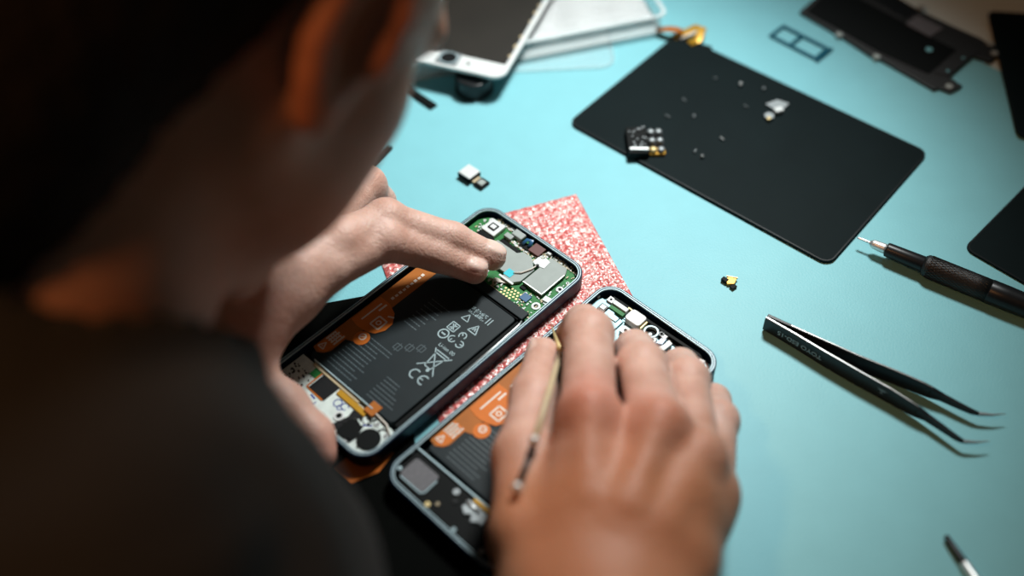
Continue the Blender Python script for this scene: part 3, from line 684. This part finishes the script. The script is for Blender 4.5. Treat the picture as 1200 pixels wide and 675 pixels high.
# local: +y runs up the long side, x negative to the left
g = G(); outp = rrect(-67, 0, 0, 138, 8, 8); g.ring(outp, rrect(-63.6, 15, -3.4, 122, 1, 8), 0, 2.2); g.build('white_frame', M['white'], ws, .5)
G().prism(rrect(-64.2, 13.0, -3.0, 124, 1, 4), .5, 2.6).build('backlight_plate', M['screenback'], ws, .2)
k = G(); rs = random.Random(9)
for i in range(9): y = 20+i*11+rs.uniform(-3, 3); k.box(-4.2, y, -2.6, y+rs.uniform(1.5, 4), 2.2, 2.8)
k.build('edge_clips', M['tan'], ws, .1)
hb = G().prism(rrect(-43.5, 2.0, -30, 13.4, 1), 2.2, 2.7).build('button_bracket', M['steel'], ws, .2)
G().circ(-36.6, 7.4, 4.8, 2.7, 3.1, 28).build('home_button', M['gun'], hb, .2); G().washer(-36.6, 7.4, 5.4, 4.8, 2.7, 3.3, 28).build('button_ring', M['rim'], hb)
G().circ(-24, 6.8, 1.0, 2.2, 2.35).build('small_hole', M['gun'], ws); G().box(-50, 12.2, -44, 14, 2.2, 2.9).build('ribbon_tab', M['grey'], ws, .2)

cap = place_e('round_cap', 556, 104, .0002, 0, 'dark round cap standing under the corner of the white-framed screen', 'cap')
G().prism(circ(0, 0, 11, 32), 0, 11).build('cap_body', M['gun'], cap, .8); G().prism(circ(0, 0, 11.6, 32), 0, 1.2).build('cap_rim', M['grey'], cap, .3)

# clear tray with white packing sheet
fl, fr2 = at(455, 102), at(778, 38.5); ur = at(790, -4)
e1 = (fr2-fl); Lx = np.linalg.norm(e1)*1000; e1 = e1/np.linalg.norm(e1); rz = math.atan2(e1[1], e1[0])
tr = empty('plastic_tray', (fl[0], fl[1], .0003), rz, 'clear plastic tray at the back, under the white-framed screen', 'tray')
D_ = 150.
G().prism(rrect(0, 0, Lx, D_, 6, 5), 0, .8).build('tray_floor', M['frost'], tr)
G().ring(rrect(0, 0, Lx, D_, 6, 5), rrect(.9, .9, Lx-.9, D_-.9, 5.2, 5), .8, 13.5).build('tray_wall', M['clear'], tr)
G().ring(rrect(-1.6, -1.6, Lx+1.6, D_+1.6, 7, 5), rrect(.9, .9, Lx-.9, D_-.9, 5.2, 5), 13.0, 13.8).build('tray_rim', M['frost'], tr)
def sheet(Lx_, Ly_, n, k, f, name, m, par, z0):
    bm = bmesh.new(); rows = []
    for i in range(n+1):
        rows.append([bm.verts.new((i/n*Lx_, j/k*Ly_, z0+f(i/n, j/k))) for j in range(k+1)])
    for i in range(n):
        for j in range(k): bm.faces.new((rows[i][j], rows[i+1][j], rows[i+1][j+1], rows[i][j+1]))
    bmesh.ops.solidify(bm, geom=list(bm.faces), thickness=.5)
    bmesh.ops.recalc_face_normals(bm, faces=bm.faces); bm.transform(Matrix.Scale(.001, 4))
    me = bpy.data.meshes.new(name); bm.to_mesh(me); bm.free(); me.materials.append(m)
    for f_ in me.polygons: f_.use_smooth = True
    o_ = bpy.data.objects.new(name, me); C.objects.link(o_); o_.parent = par; return o_
def fsh(u, v): return 1.6*math.sin(9*u+3*v)*math.cos(5*v-2*u)+.8*math.sin(31*u-7*v)+.5*math.sin(17*v+40*u*v)
pk = sheet(Lx*.82, D_-16, 70, 50, fsh, 'packing_sheet', M['paper'], None, 5.)
ofs = Matrix.Rotation(rz, 3, 'Z') @ Vector((Lx*.165*.001, .008, 0))
pk.location = (fl[0]+ofs.x, fl[1]+ofs.y, .001); pk.rotation_euler = (0, 0, rz); tag(pk, 'crumpled white packing sheet inside the clear plastic tray', 'packing sheet')
# thin clear lid with a round corner
lc = at(722, 80); e1b = (at(722, 78)-at(560, 86)); rz2 = math.atan2(e1b[1], e1b[0])
g = G(); g.prism(rrect(-130, 0, 0, 70, 9, 6), 0, .5); g.ring(rrect(-130, 0, 0, 70, 9, 6), rrect(-128.5, 1.5, -1.5, 68.5, 7.6, 6), .5, 1.3)
lid = g.build('plastic_sheet', M['clear'], None); lid.location = (lc[0], lc[1], .0002); lid.rotation_euler = (0, 0, rz2)
tag(lid, 'thin clear plastic sheet with rounded corner poking out under the tray', 'plastic sheet')

# ---------------------------------------------------------------- the person: one implicit surface, meshed with surface nets
def smin(a, b, k):
    h = np.maximum(k-np.abs(a-b), 0)/k
    return np.minimum(a, b)-h*h*k*.25
def rcone(p, a, b, r1, r2):
    a = np.asarray(a, float); b = np.asarray(b, float)
    ba = b-a; l2 = ba@ba
    if l2 < 1e-12: return np.linalg.norm(p-a, axis=1)-max(r1, r2)
    rr = r1-r2; a2 = max(l2-rr*rr, 1e-9); il2 = 1/l2
    pa = p-a; y = pa@ba; z = y-l2
    q = pa*l2-np.outer(y, ba); x2 = (q*q).sum(1); y2 = y*y*l2; z2 = z*z*l2
    k = np.sign(rr)*rr*rr*x2
    d = (np.sqrt(x2*a2*il2)+y*rr)*il2-r1
    m1 = np.sign(z)*a2*z2 > k
    m2 = (~m1) & (np.sign(y)*a2*y2 < k)
    d = np.where(m1, np.sqrt(x2+z2)*il2-r2, d); d = np.where(m2, np.sqrt(x2+y2)*il2-r1, d)
    return d
def ell(p, c, r, Rm=None):
    q = p-np.asarray(c, float)
    if Rm is not None: q = q@Rm.T      # rows of Rm are the local axes
    r = np.asarray(r, float)
    k0 = np.linalg.norm(q/r, axis=1); k1 = np.linalg.norm(q/(r*r), axis=1)+1e-12
    return k0*(k0-1)/k1
def chain(p, J, k=.004):
    d = None
    for (a, ra), (b, rb) in zip(J[:-1], J[1:]):
        e = rcone(p, a, b, ra, rb); d = e if d is None else smin(d, e, k)
    return d

def nets(f, lo, hi, h, proj=2):
    lo = np.array(lo, float); n = np.ceil((np.array(hi)-lo)/h).astype(int)+1
    xs = [lo[i]+h*np.arange(n[i]) for i in range(3)]
    D = np.empty(n)
    for i in range(n[0]):
        Y, Z = np.meshgrid(xs[1], xs[2], indexing='ij')
        P = np.stack([np.full(Y.size, xs[0][i]), Y.ravel(), Z.ravel()], 1)
        D[i] = f(P).reshape(n[1], n[2])
    S = D < 0
    c = S[:-1, :-1, :-1].astype(int)
    for a in (0, 1):
        for b in (0, 1):
            for e in (0, 1):
                if a+b+e: c = c+S[a:n[0]-1+a, b:n[1]-1+b, e:n[2]-1+e]
    act = (c > 0) & (c < 8)
    idx = -np.ones(act.shape, int); idx[act] = np.arange(act.sum()); I = np.argwhere(act)
    acc = np.zeros((len(I), 3)); cnt = np.zeros(len(I))
    cor = [(0, 0, 0), (1, 0, 0), (0, 1, 0), (1, 1, 0), (0, 0, 1), (1, 0, 1), (0, 1, 1), (1, 1, 1)]
    for u in range(8):
        for w in range(u+1, 8):
            du = np.array(cor[w])-np.array(cor[u])
            if np.abs(du).sum() != 1: continue
            A = D[I[:, 0]+cor[u][0], I[:, 1]+cor[u][1], I[:, 2]+cor[u][2]]; B = D[I[:, 0]+cor[w][0], I[:, 1]+cor[w][1], I[:, 2]+cor[w][2]]
            m = (A < 0) != (B < 0); t = np.where(m, A/np.where(m, A-B, 1), 0)
            acc += m[:, None]*(np.array(cor[u])+t[:, None]*du); cnt += m
    V = lo+h*(I+acc/cnt[:, None])
    Fc = []
    for ax in range(3):
        o1, o2 = [(1, 2), (2, 0), (0, 1)][ax]
        s0 = [slice(None)]*3; s1 = [slice(None)]*3; s0[ax] = slice(0, -1); s1[ax] = slice(1, None)
        A, B = S[tuple(s0)], S[tuple(s1)]
        E = np.argwhere(A != B)
        E = E[(E[:, o1] > 0) & (E[:, o2] > 0) & (E[:, o1] < n[o1]-1) & (E[:, o2] < n[o2]-1)]
        def g_(d1, d2):
            q = E.copy(); q[:, o1] -= d1; q[:, o2] -= d2; return idx[q[:, 0], q[:, 1], q[:, 2]]
        Q = np.stack([g_(1, 1), g_(0, 1), g_(0, 0), g_(1, 0)], 1)
        flip = ~A[E[:, 0], E[:, 1], E[:, 2]]
        Q[flip] = Q[flip][:, ::-1]; Fc.append(Q[(Q >= 0).all(1)])
    Fc = np.concatenate(Fc)
    for _ in range(proj):
        e = h*.2; d0 = f(V); gr = np.stack([f(V+np.eye(3)[i]*e)-f(V-np.eye(3)[i]*e) for i in range(3)], 1)/(2*e)
        s = d0/np.maximum((gr*gr).sum(1), .2); V = V-np.clip(s, -h*.5, h*.5)[:, None]*gr
    return V, Fc

def mesh_obj(name, V, Fc, m, parent=None, attrs=None):
    me = bpy.data.meshes.new(name)
    me.vertices.add(len(V)); me.vertices.foreach_set('co', V.astype(np.float32).ravel())
    me.loops.add(Fc.size); me.loops.foreach_set('vertex_index', Fc.astype(np.int32).ravel())
    me.polygons.add(len(Fc)); me.polygons.foreach_set('loop_start', np.arange(0, Fc.size, 4, dtype=np.int32))
    me.polygons.foreach_set('loop_total', np.full(len(Fc), 4, dtype=np.int32))
    me.update(calc_edges=True); me.validate()
    me.polygons.foreach_set('use_smooth', np.ones(len(me.polygons), bool))
    for k, v in (attrs or {}).items():
        a = me.attributes.new(k, 'FLOAT', 'POINT'); a.data.foreach_set('value', v.astype(np.float32))
    me.materials.append(m)
    o = bpy.data.objects.new(name, me); C.objects.link(o)
    if parent: o.parent = parent
    return o
def sm01(d, w): return np.clip(1-d/w, 0, 1)**2*(3-2*np.clip(1-d/w, 0, 1))

def J(px, py, zmm, rmm): return (at(px, py, zmm*.001), rmm*.001)

# --- left hand (joints: photo position, height above the mat, radius)
LH = dict(
  wrist=J(262, 384, 44, 21), fore=J(150, 452, 46, 27),
  index=[J(335, 345, 46, 13), J(380, 314, 48, 11.5), J(450, 282, 43, 9.6), J(512, 298, 29, 8.2), J(556, 317, 21, 6.6)],
  middle=[J(345, 318, 52, 12.5), J(400, 284, 51, 11), J(452, 259, 45, 9.6), J(530, 280, 31, 8.0), J(577, 301, 21, 6.8)],
  ring=[J(335, 300, 47, 12), J(372, 268, 44, 10.5), J(430, 218, 34, 9.2), J(445, 236, 20, 8), J(448, 262, 15, 7)],
  little=[J(315, 300, 40, 11), J(350, 262, 36, 9.5), J(400, 222, 24, 8.2), J(418, 240, 14, 7.2), J(425, 262, 12, 6.2)],
  thumb=[J(258, 408, 40, 15), J(285, 440, 33, 11.2), J(333, 476, 25, 9.6), J(366, 510, 20, 8.4), J(375, 533, 17, 7.2)],
)
# --- right hand
RH = dict(
  wrist=J(722, 760, 52, 24), fore=J(745, 900, 40, 30),
  index=[J(688, 600, 52, 14), J(690, 490, 58, 11.4), J(690, 392, 42, 10.4), J(684, 380, 24, 8.8), J(668, 392, 14.5, 6.8)],
  middle=[J(735, 610, 54, 14), J(771, 505, 57, 11.6), J(752, 430, 42, 10.2), J(744, 410, 22, 8.8), J(728, 424, 15, 7)],
  ring=[J(772, 630, 50, 13), J(815, 540, 47, 11), J(804, 446, 33, 9.5), J(797, 430, 19, 8.2), J(785, 446, 14, 6.6)],
  little=[J(795, 660, 42, 13), J(830, 580, 34, 10.2), J(840, 494, 23, 8.8), J(836, 470, 14, 7.4), J(826, 480, 11, 6)],
  thumb=[J(645, 715, 44, 17), J(616, 628, 46, 13.2), J(612, 535, 42, 11.0), J(626, 465, 33, 9.6), J(636, 414, 25, 7.4)],
)
def nail_frame(chain_, n):
    b, a = chain_[-1][0], chain_[-2][0]; d = (b-a)/np.linalg.norm(b-a)
    n = np.array(n, float); n = n-d*(n@d); n = n/np.linalg.norm(n); s = np.cross(d, n)
    r = chain_[-1][1]
    c = b+n*r*.80-d*r*.25
    return c, np.array([s, d, n]), np.array([r*.78, r*1.05, r*.28])
LN = [nail_frame(LH['index'], (-.1, .15, 1)), nail_frame(LH['middle'], (.05, .3, 1)), nail_frame(LH['thumb'], (-.5, -.5, .6))]
RN = [nail_frame(RH['thumb'], (-1, .25, .35)), nail_frame(RH['index'], (.3, 1, .3))]

def hand_sdf(Hd, nails, back):
    names = ('index', 'middle', 'ring', 'little')
    def f(p):
        palm = rcone(p, *[Hd['fore'][0], Hd['wrist'][0]], Hd['fore'][1], Hd['wrist'][1])
        w, wr = Hd['wrist']
        # metacarpals as tapered rods from the wrist to each knuckle
        for i, nme in enumerate(names):
            c = Hd[nme]
            wo = w+(Hd['index'][0][0]-Hd['little'][0][0])*(.30-.2*i)
            palm = smin(palm, rcone(p, wo, c[0][0], wr*.62, c[0][1]), .011 if back else .014)
            if back: palm = smin(palm, rcone(p, c[0][0], c[1][0], c[0][1], c[1][1]), .009)
        th = chain(p, Hd['thumb'], .006)
        th = smin(th, rcone(p, w, Hd['thumb'][0][0], wr*.75, Hd['thumb'][0][1]), .012)
        if back:
            palm = smin(palm, rcone(p, Hd['ring'][0][0]*.5+Hd['ring'][1][0]*.5, Hd['little'][0][0]*.3+Hd['little'][1][0]*.7, .013, .011), .01)
        # web between thumb and index
        wb = rcone(p, Hd['thumb'][0][0], Hd['index'][0][0]*.6+Hd['index'][1][0]*.4 if back else Hd['index'][0][0], .010, .009)
        d = smin(palm, smin(th, wb, .012), .012)
        fg = None
        for nme in names:
            c = Hd[nme]; e = chain(p, c[1:] if back else c, .003)
            if back:
                a = (c[1][0]+np.array([0, 0, .0035])); e = smin(e, rcone(p, a, a*.985+c[1][0]*.015, .0095, .009), .006)
                q = c[2][0]+np.array([0, 0, .001]); e = smin(e, rcone(p, q, q+1e-4, c[2][1]*1.02, c[2][1]), .003)
            else:
                q = c[2][0]+np.array([0, .0, .0012]); e = smin(e, rcone(p, q, q+1e-4, c[2][1]*1.03, c[2][1]), .003)
            fg = e if fg is None else smin(fg, e, .0018)
        d = smin(d, fg, .007)
        if back:   # tendons running up the back of the hand
            for nme, o_ in (('index', .0), ('middle', .0), ('ring', .0), ('little', 0)):
                c = Hd[nme]; up_ = np.array([0, 0, 1.])
                a = c[1][0]+up_*(c[1][1]*.92); b = c[0][0]+up_*(c[0][1]*.86)
                d = smin(d, rcone(p, a, b, .0028, .0022), .008)
        for c, Rm, r in nails:
            d = np.minimum(d, ell(p, c, r, Rm)+.0001)
        return d
    return f
def hand_attrs(V, Hd, nails, red, tanv):
    nl = np.zeros(len(V)); rd = np.zeros(len(V))
    for c, Rm, r in nails:
        q = (V-c)@Rm.T/(r*1.08); nl = np.maximum(nl, sm01(np.maximum(np.linalg.norm(q, axis=1)-.75, 0), .3))
    for c, w, a in red: rd = np.maximum(rd, a*sm01(np.linalg.norm(V-c, axis=1), w))
    return nl, rd, tanv(V)

P_parts = []
def add_part(V, Fc, nl, rd, tn): P_parts.append((V, Fc, nl, rd, tn))

def bounds(Hd, pad):
    pts = [Hd['wrist'][0], Hd['fore'][0]]+[q[0] for k in ('index', 'middle', 'ring', 'little', 'thumb') for q in Hd[k]]
    pts = np.array(pts); return pts.min(0)-pad, pts.max(0)+pad
fL = hand_sdf(LH, LN, False); lo, hi = bounds(LH, .028)
V, Fc = nets(fL, lo, hi, .0015)
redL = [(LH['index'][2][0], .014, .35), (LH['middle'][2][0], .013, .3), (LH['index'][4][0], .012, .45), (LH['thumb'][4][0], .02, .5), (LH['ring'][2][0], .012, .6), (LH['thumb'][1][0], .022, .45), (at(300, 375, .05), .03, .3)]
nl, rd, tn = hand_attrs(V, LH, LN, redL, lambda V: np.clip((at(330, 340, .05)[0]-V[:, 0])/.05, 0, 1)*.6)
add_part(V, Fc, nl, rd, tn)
fR = hand_sdf(RH, RN, True); lo, hi = bounds(RH, .03)
V, Fc = nets(fR, lo, hi, .0015)
redR = [(RH['index'][1][0]+np.array([0, 0, .008]), .030, .55), (RH['middle'][1][0]+np.array([0, 0, .008]), .024, .5), (RH['ring'][1][0], .02, .5), (RH['little'][1][0], .02, .4),
        (RH['index'][2][0], .013, .2), (at(720, 560, .07), .03, .45), (RH['thumb'][2][0], .012, .2)]
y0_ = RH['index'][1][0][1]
nl, rd, tn = hand_attrs(V, RH, RN, redR, lambda V: np.clip((y0_+.012-V[:, 1])/.045, 0, 1)*.95)  # browner toward the wrist: skin tone plus dimmer, warmer light painted in
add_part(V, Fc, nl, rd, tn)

# --- head, in its own frame (r = the person's right, f = face, u = crown)
HC = dep(221, -58, .348)
u_ = cr*.46+cu*.888; u_ /= np.linalg.norm(u_)
rp = cr*.888-cu*.46; r_ = rp*.89+(-cf)*.456; r_ -= u_*(r_@u_); r_ /= np.linalg.norm(r_)
f_ = np.cross(u_, r_)
HM = np.array([r_, f_, u_])
def hl(p): return (p-HC)@HM.T
def head_sdf(q):
    d = ell(q, (0, -.012, .030), (.074, .093, .082))
    d = smin(d, ell(q, (0, .035, .005), (.056, .053, .068)), .03)        # brow and cheeks
    d = smin(d, ell(q, (0, .033, -.038), (.050, .050, .056)), .03)
    for s in (-1, 1):
        d = smin(d, rcone(q, (s*.053, .006, -.038), (s*.020, .064, -.087), .014, .015), .02)   # jaw
        d = smin(d, ell(q, (s*.042, .052, -.014), (.019, .02, .016)), .015)                   # cheekbone
        d = smin(d, ell(q, (s*.040, .046, -.044), (.022, .026, .032)), .02)                   # full lower cheek
        d = smin(d, rcone(q, (s*.010, .088, .022), (s*.045, .072, .020), .009, .007), .01)    # brow ridge
        sock = ell(q, (s*.030, .094, .004), (.015, .012, .010)); d = -smin(-d, sock, .008)
        d = smin(d, ell(q, (s*.030, .078, .003), (.012, .012, .012)), .003)                   # eyeball with lid
    d = smin(d, rcone(q, (0, .088, .008), (0, .100, -.026), .006, .009), .008)                # nose
    for s in (-1, 1): d = smin(d, ell(q, (s*.011, .096, -.030), (.007, .009, .007)), .004)
    d = smin(d, rcone(q, (-.018, .086, -.056), (.018, .086, -.056), .005, .005), .005)
    d = smin(d, rcone(q, (-.014, .086, -.066), (.014, .086, -.066), .0055, .0055), .005)
    d = smin(d, ell(q, (0, .072, -.090), (.021, .018, .015)), .015)                           # chin
    for s in (-1, 1):   # ears
        c0 = np.array([s*.075, .000, -.002]); a_e = R(14)
        ex = np.array([s*math.cos(a_e), -math.sin(a_e), 0]); ey = np.array([s*math.sin(a_e)*1., math.cos(a_e), 0]); Re = np.array([ex, ey, [0, 0, 1.]])
        e = ell(q, c0, (.0075, .0145, .0285), Re)
        e = -smin(-e, ell(q, c0+ex*.008+ey*.003, (.007, .009, .021), Re), .003)
        rim = []
        for k in range(9):
            t = R(-60+k*36); rim.append((c0+ex*.004-ey*(-.001+.0125*math.cos(t*1.0))+np.array([0, 0, .0255*math.sin(t)]), .0034))
        e = smin(e, chain(q, rim[:8], .003), .004)
        e = smin(e, ell(q, c0+np.array([0, .004, -.025]), (.005, .008, .010)), .006)          # lobe
        e = smin(e, ell(q, c0+ex*.002+ey*.014+np.array([0, 0, -.004]), (.004, .005, .007)), .003)
        d = smin(d, e, .007)
    return d
NB = dep(38, 500, .34)            # base of the neck
def neck_sdf(p):
    a = HC+HM.T@np.array([0, -.022, -.035]); return rcone(p, a, NB, .045, .052)
def fH(p):
    q = hl(p); return smin(head_sdf(q), neck_sdf(p), .03)
corner = np.array([[sx, sy, sz] for sx in (-.1, .1) for sy in (-.12, .13) for sz in (-.15, .13)])@HM+HC
corner = np.vstack([corner, NB[None]-.04, NB[None]+.04])
V, Fc = nets(fH, corner.min(0), corner.max(0), .0032)
qh = hl(V); ear = sm01(np.maximum(np.abs(np.abs(qh[:, 0])-.083)-.006, 0)+np.maximum(np.abs(qh[:, 1]+.010)-.03, 0)+np.maximum(np.abs(qh[:, 2])-.04, 0), .01)
add_part(V, Fc, np.zeros(len(V)), ear*.7, np.full(len(V), .6))

# --- trunk and arms
RS = dep(165, 690, .305)     # right shoulder
CH = dep(238, 668, .385)     # chest beside the bench edge
LS = np.array([-.30, .33, .115]); LE = np.array([-.36, .20, .02])
RE = np.array([.045, -.075, -.005])
PEL = np.array([-.33, -.06, -.40]); SP = np.array([-.22, .09, .00])
def trunk(p, g=0.):
    d = rcone(p, SP, PEL, .115+g, .135+g)
    d = smin(d, rcone(p, SP+np.array([.06, -.06, .03]), PEL+np.array([.06, -.09, .05]), .07+g, .10+g), .05)
    d = smin(d, rcone(p, SP+np.array([-.06, .06, .03]), PEL+np.array([-.08, .06, .05]), .07+g, .10+g), .05)
    d = smin(d, rcone(p, NB, SP, .050+g, .09+g), .05)
    d = smin(d, rcone(p, NB, RS, .044+g, .050+g), .03)
    d = smin(d, rcone(p, NB, LS, .044+g, .052+g), .03)
    d = smin(d, rcone(p, CH, SP, .043+g, .09+g), .03)
    return d
def arms(p, g=0.):
    d = np.minimum(rcone(p, RS, RE, .046+g, .038+g), rcone(p, LS, LE, .046+g, .038+g))
    d = smin(d, rcone(p, RE, RH['fore'][0], .038+g, .031+g), .02)
    d = smin(d, rcone(p, LE, LH['fore'][0], .038+g, .028+g), .02)
    return d
def fB(p): return smin(trunk(p), arms(p), .02)
lo = np.array([-.52, -.24, -.54]); hi = np.array([.13, .46, .26])
V, Fc = nets(fB, lo, hi, .008, 1)
add_part(V, Fc, np.zeros(len(V)), np.zeros(len(V)), np.full(len(V), .5))

o0 = 0; VV, FF, A3 = [], [], []
for V, Fc, nl, rd, tn in P_parts:
    VV.append(V); FF.append(Fc+o0); A3.append(np.stack([nl, rd, tn], 1)); o0 += len(V)
A3 = np.concatenate(A3)
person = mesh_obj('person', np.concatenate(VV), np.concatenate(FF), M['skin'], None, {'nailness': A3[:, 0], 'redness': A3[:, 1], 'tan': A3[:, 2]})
tag(person, 'person in a dark sweatshirt bent over the phones, seen from behind, both hands working', 'person')

# hair: short dark cap over skull and nape
def n3(p, s, a):
    return a*(np.sin(p[:, 0]*s+1.3*np.sin(p[:, 1]*s*.7))*np.sin(p[:, 1]*s*1.1+np.sin(p[:, 2]*s))*np.sin(p[:, 2]*s*.9+.7))
def fHair(p):
    q = hl(p)
    d = ell(q, (0, -.014, .033), (.080, .099, .089))
    d = smin(d, ell(q, (0, -.050, -.055), (.061, .052, .105)), .03)
    # hairline: behind the ear, above the brow
    front = (q[:, 1]-(.040+.9*np.maximum(q[:, 2]-.035, 0)))
    low = (-.15-.35*q[:, 1]) - q[:, 2]
    side = np.minimum(q[:, 1]+.030, .055-q[:, 2]-0*q[:, 0])      # keeps the ear free
    d = np.maximum(d, np.maximum(low, np.minimum(front, 1)))
    d = np.maximum(d, np.where(np.abs(q[:, 0]) > .045, np.minimum(q[:, 1]+.020, .036-q[:, 2]), -1))
    d = np.maximum(d, -(fH(p)+.002))
    return d+n3(p, 420, .0012)
V, Fc = nets(fHair, corner.min(0), corner.max(0), .003, 1)
mesh_obj('hair', V, Fc, M['hair'], person)

# sweatshirt
def wr(p): return n3(p, 55, .0035)+n3(p+.3, 120, .0014)+n3(p@np.array([[.6, .8, 0], [-.8, .6, 0], [0, 0, 1.]])+.1, 85, .002)
def fS(p):
    d = smin(trunk(p, .010), arms(p, .009), .03)
    # collar roll round the neck
    a = NB+(HC-NB)/np.linalg.norm(HC-NB)*.018
    d = smin(d, rcone(p, NB, a, .060, .064), .012)
    d = d+wr(p)
    cutn = (HC-NB)/np.linalg.norm(HC-NB)
    d = np.maximum(d, -np.maximum(rcone(p, a-cutn*.01, HC, .0570, .061), -(p-NB)@cutn-.0))
    # cuffs end short of the wrists
    for Hd in (LH, RH):
        w, fo = Hd['wrist'][0], Hd['fore'][0]; ax = (w-fo)/np.linalg.norm(w-fo)
        q_ = p-fo; near_ = (np.linalg.norm(q_-np.outer(q_@ax, ax), axis=1) < .05) & (np.linalg.norm(p-w, axis=1) < .10)
        d = np.where(near_ & ((p-fo)@ax > (-.005 if Hd is RH else .012)) , np.maximum(d, (p-fo)@ax-(-.005 if Hd is RH else .012)), d)
    return d
V, Fc = nets(fS, lo, hi+np.array([0, 0, .02]), .0042, 1)
mesh_obj('sweatshirt', V, Fc, M['knit'], person)

# tool held by the right hand
def on_skin(px, py, off):
    t = .25; d = ray(px, py); d = d/np.linalg.norm(d)
    for _ in range(200):
        e = float(fR((CAM+d*t)[None])[0])
        if e < .0001 or t > .6: break
        t += e*.8
    return CAM+d*(t-off)
ta, tb_ = on_skin(606, 573, .0025), on_skin(626, 518, .003); tc_ = at(657, 412, .034); tip = at(646, 381, .0125)
print('TOOL', ta, tb_, tc_)
hp = empty('hand_tool', (0, 0, 0), 0, 'slim steel hand tool with two rivets held between right thumb and index finger', 'tool')
m1 = lambda v: tuple(float(x)*1000 for x in v)
G().tube([m1(ta), m1(ta*.5+tb_*.5), m1(tb_)], [(1.3, 1.0), (1.1, 1.0), (1.3, 1.0)], 12).build('tail', M['gun'], hp, smooth=True)
G().tube([m1(tb_), m1(tb_*.5+tc_*.5), m1(tc_)], [(1.3, 1.0), (1.5, 1.0), (1.1, .9)], 12).build('shaft', M['tan'], hp, smooth=True)
G().tube([m1(tc_), m1(tc_*.4+tip*.6), m1(tip)], [1.2, .7, .2], 10).build('pointed_tip', M['gold'], hp, smooth=True)
for c in (ta, tb_):
    g = G(); c2 = c+np.array([0, -.0006, .0022]); g.tube([m1(c2+np.array([0, 0, z])*.001) for z in (-2, -1.5, -.6, .6, 1.5, 2)], [.3, 1.4, 2.0, 2.0, 1.4, .3], 16).build('rivet', M['silver'], hp, smooth=True)

# ---------------------------------------------------------------- light
def area(name, loc, tgt, size, power, col):
    l = bpy.data.lights.new(name, 'AREA'); l.shape = 'DISK'; l.size = size; l.energy = power; l.color = col
    o = bpy.data.objects.new(name, l); C.objects.link(o); o.location = loc
    o.rotation_euler = (Vector(tgt)-Vector(loc)).to_track_quat('-Z', 'Y').to_euler(); return o
sl = bpy.data.lights.new('bench_lamp', 'SPOT'); sl.energy = 23.5; sl.spot_size = R(63); sl.spot_blend = 1; sl.shadow_soft_size = .065; sl.color = (.97, 1, .98)
so = bpy.data.objects.new('bench_lamp', sl); C.objects.link(so); so.location = (.17, .64, .54)
so.rotation_euler = (Vector((-.01, .39, 0))-so.location).to_track_quat('-Z', 'Y').to_euler()
area('room_lamp', (.55, -.55, .75), (.05, .15, .05), .25, .12, (1, .50, .22))
area('ear_rim_lamp', (-.42, .0, .80), (-.08, .30, .2), .10, 1.6, (1, .42, .14))  # unseen warm lamp, added to light the back rim of the ear
w = bpy.data.worlds.new('room'); bpy.context.scene.world = w; w.use_nodes = True
w.node_tree.nodes['Background'].inputs['Color'].default_value = (.45, .75, .8, 1)
w.node_tree.nodes['Background'].inputs['Strength'].default_value = .02

cam = bpy.data.cameras.new('camera'); co = bpy.data.objects.new('camera', cam); C.objects.link(co)
cam.sensor_width = 36; cam.lens = F/1200*36; cam.clip_start = .01
mw = Matrix(((cr[0], cu[0], -cf[0], 0), (cr[1], cu[1], -cf[1], 0), (cr[2], cu[2], -cf[2], CAMH), (0, 0, 0, 1)))
co.matrix_world = mw
cam.dof.use_dof = True; cam.dof.focus_distance = .525; cam.dof.aperture_fstop = 37.5/15.5; 
sc_ = bpy.context.scene; sc_.camera = co
sc_.view_settings.view_transform = 'Standard'; sc_.view_settings.look = 'None'; sc_.view_settings.gamma = 1; sc_.view_settings.use_curve_mapping = False
sc_.view_settings.exposure = 0.0
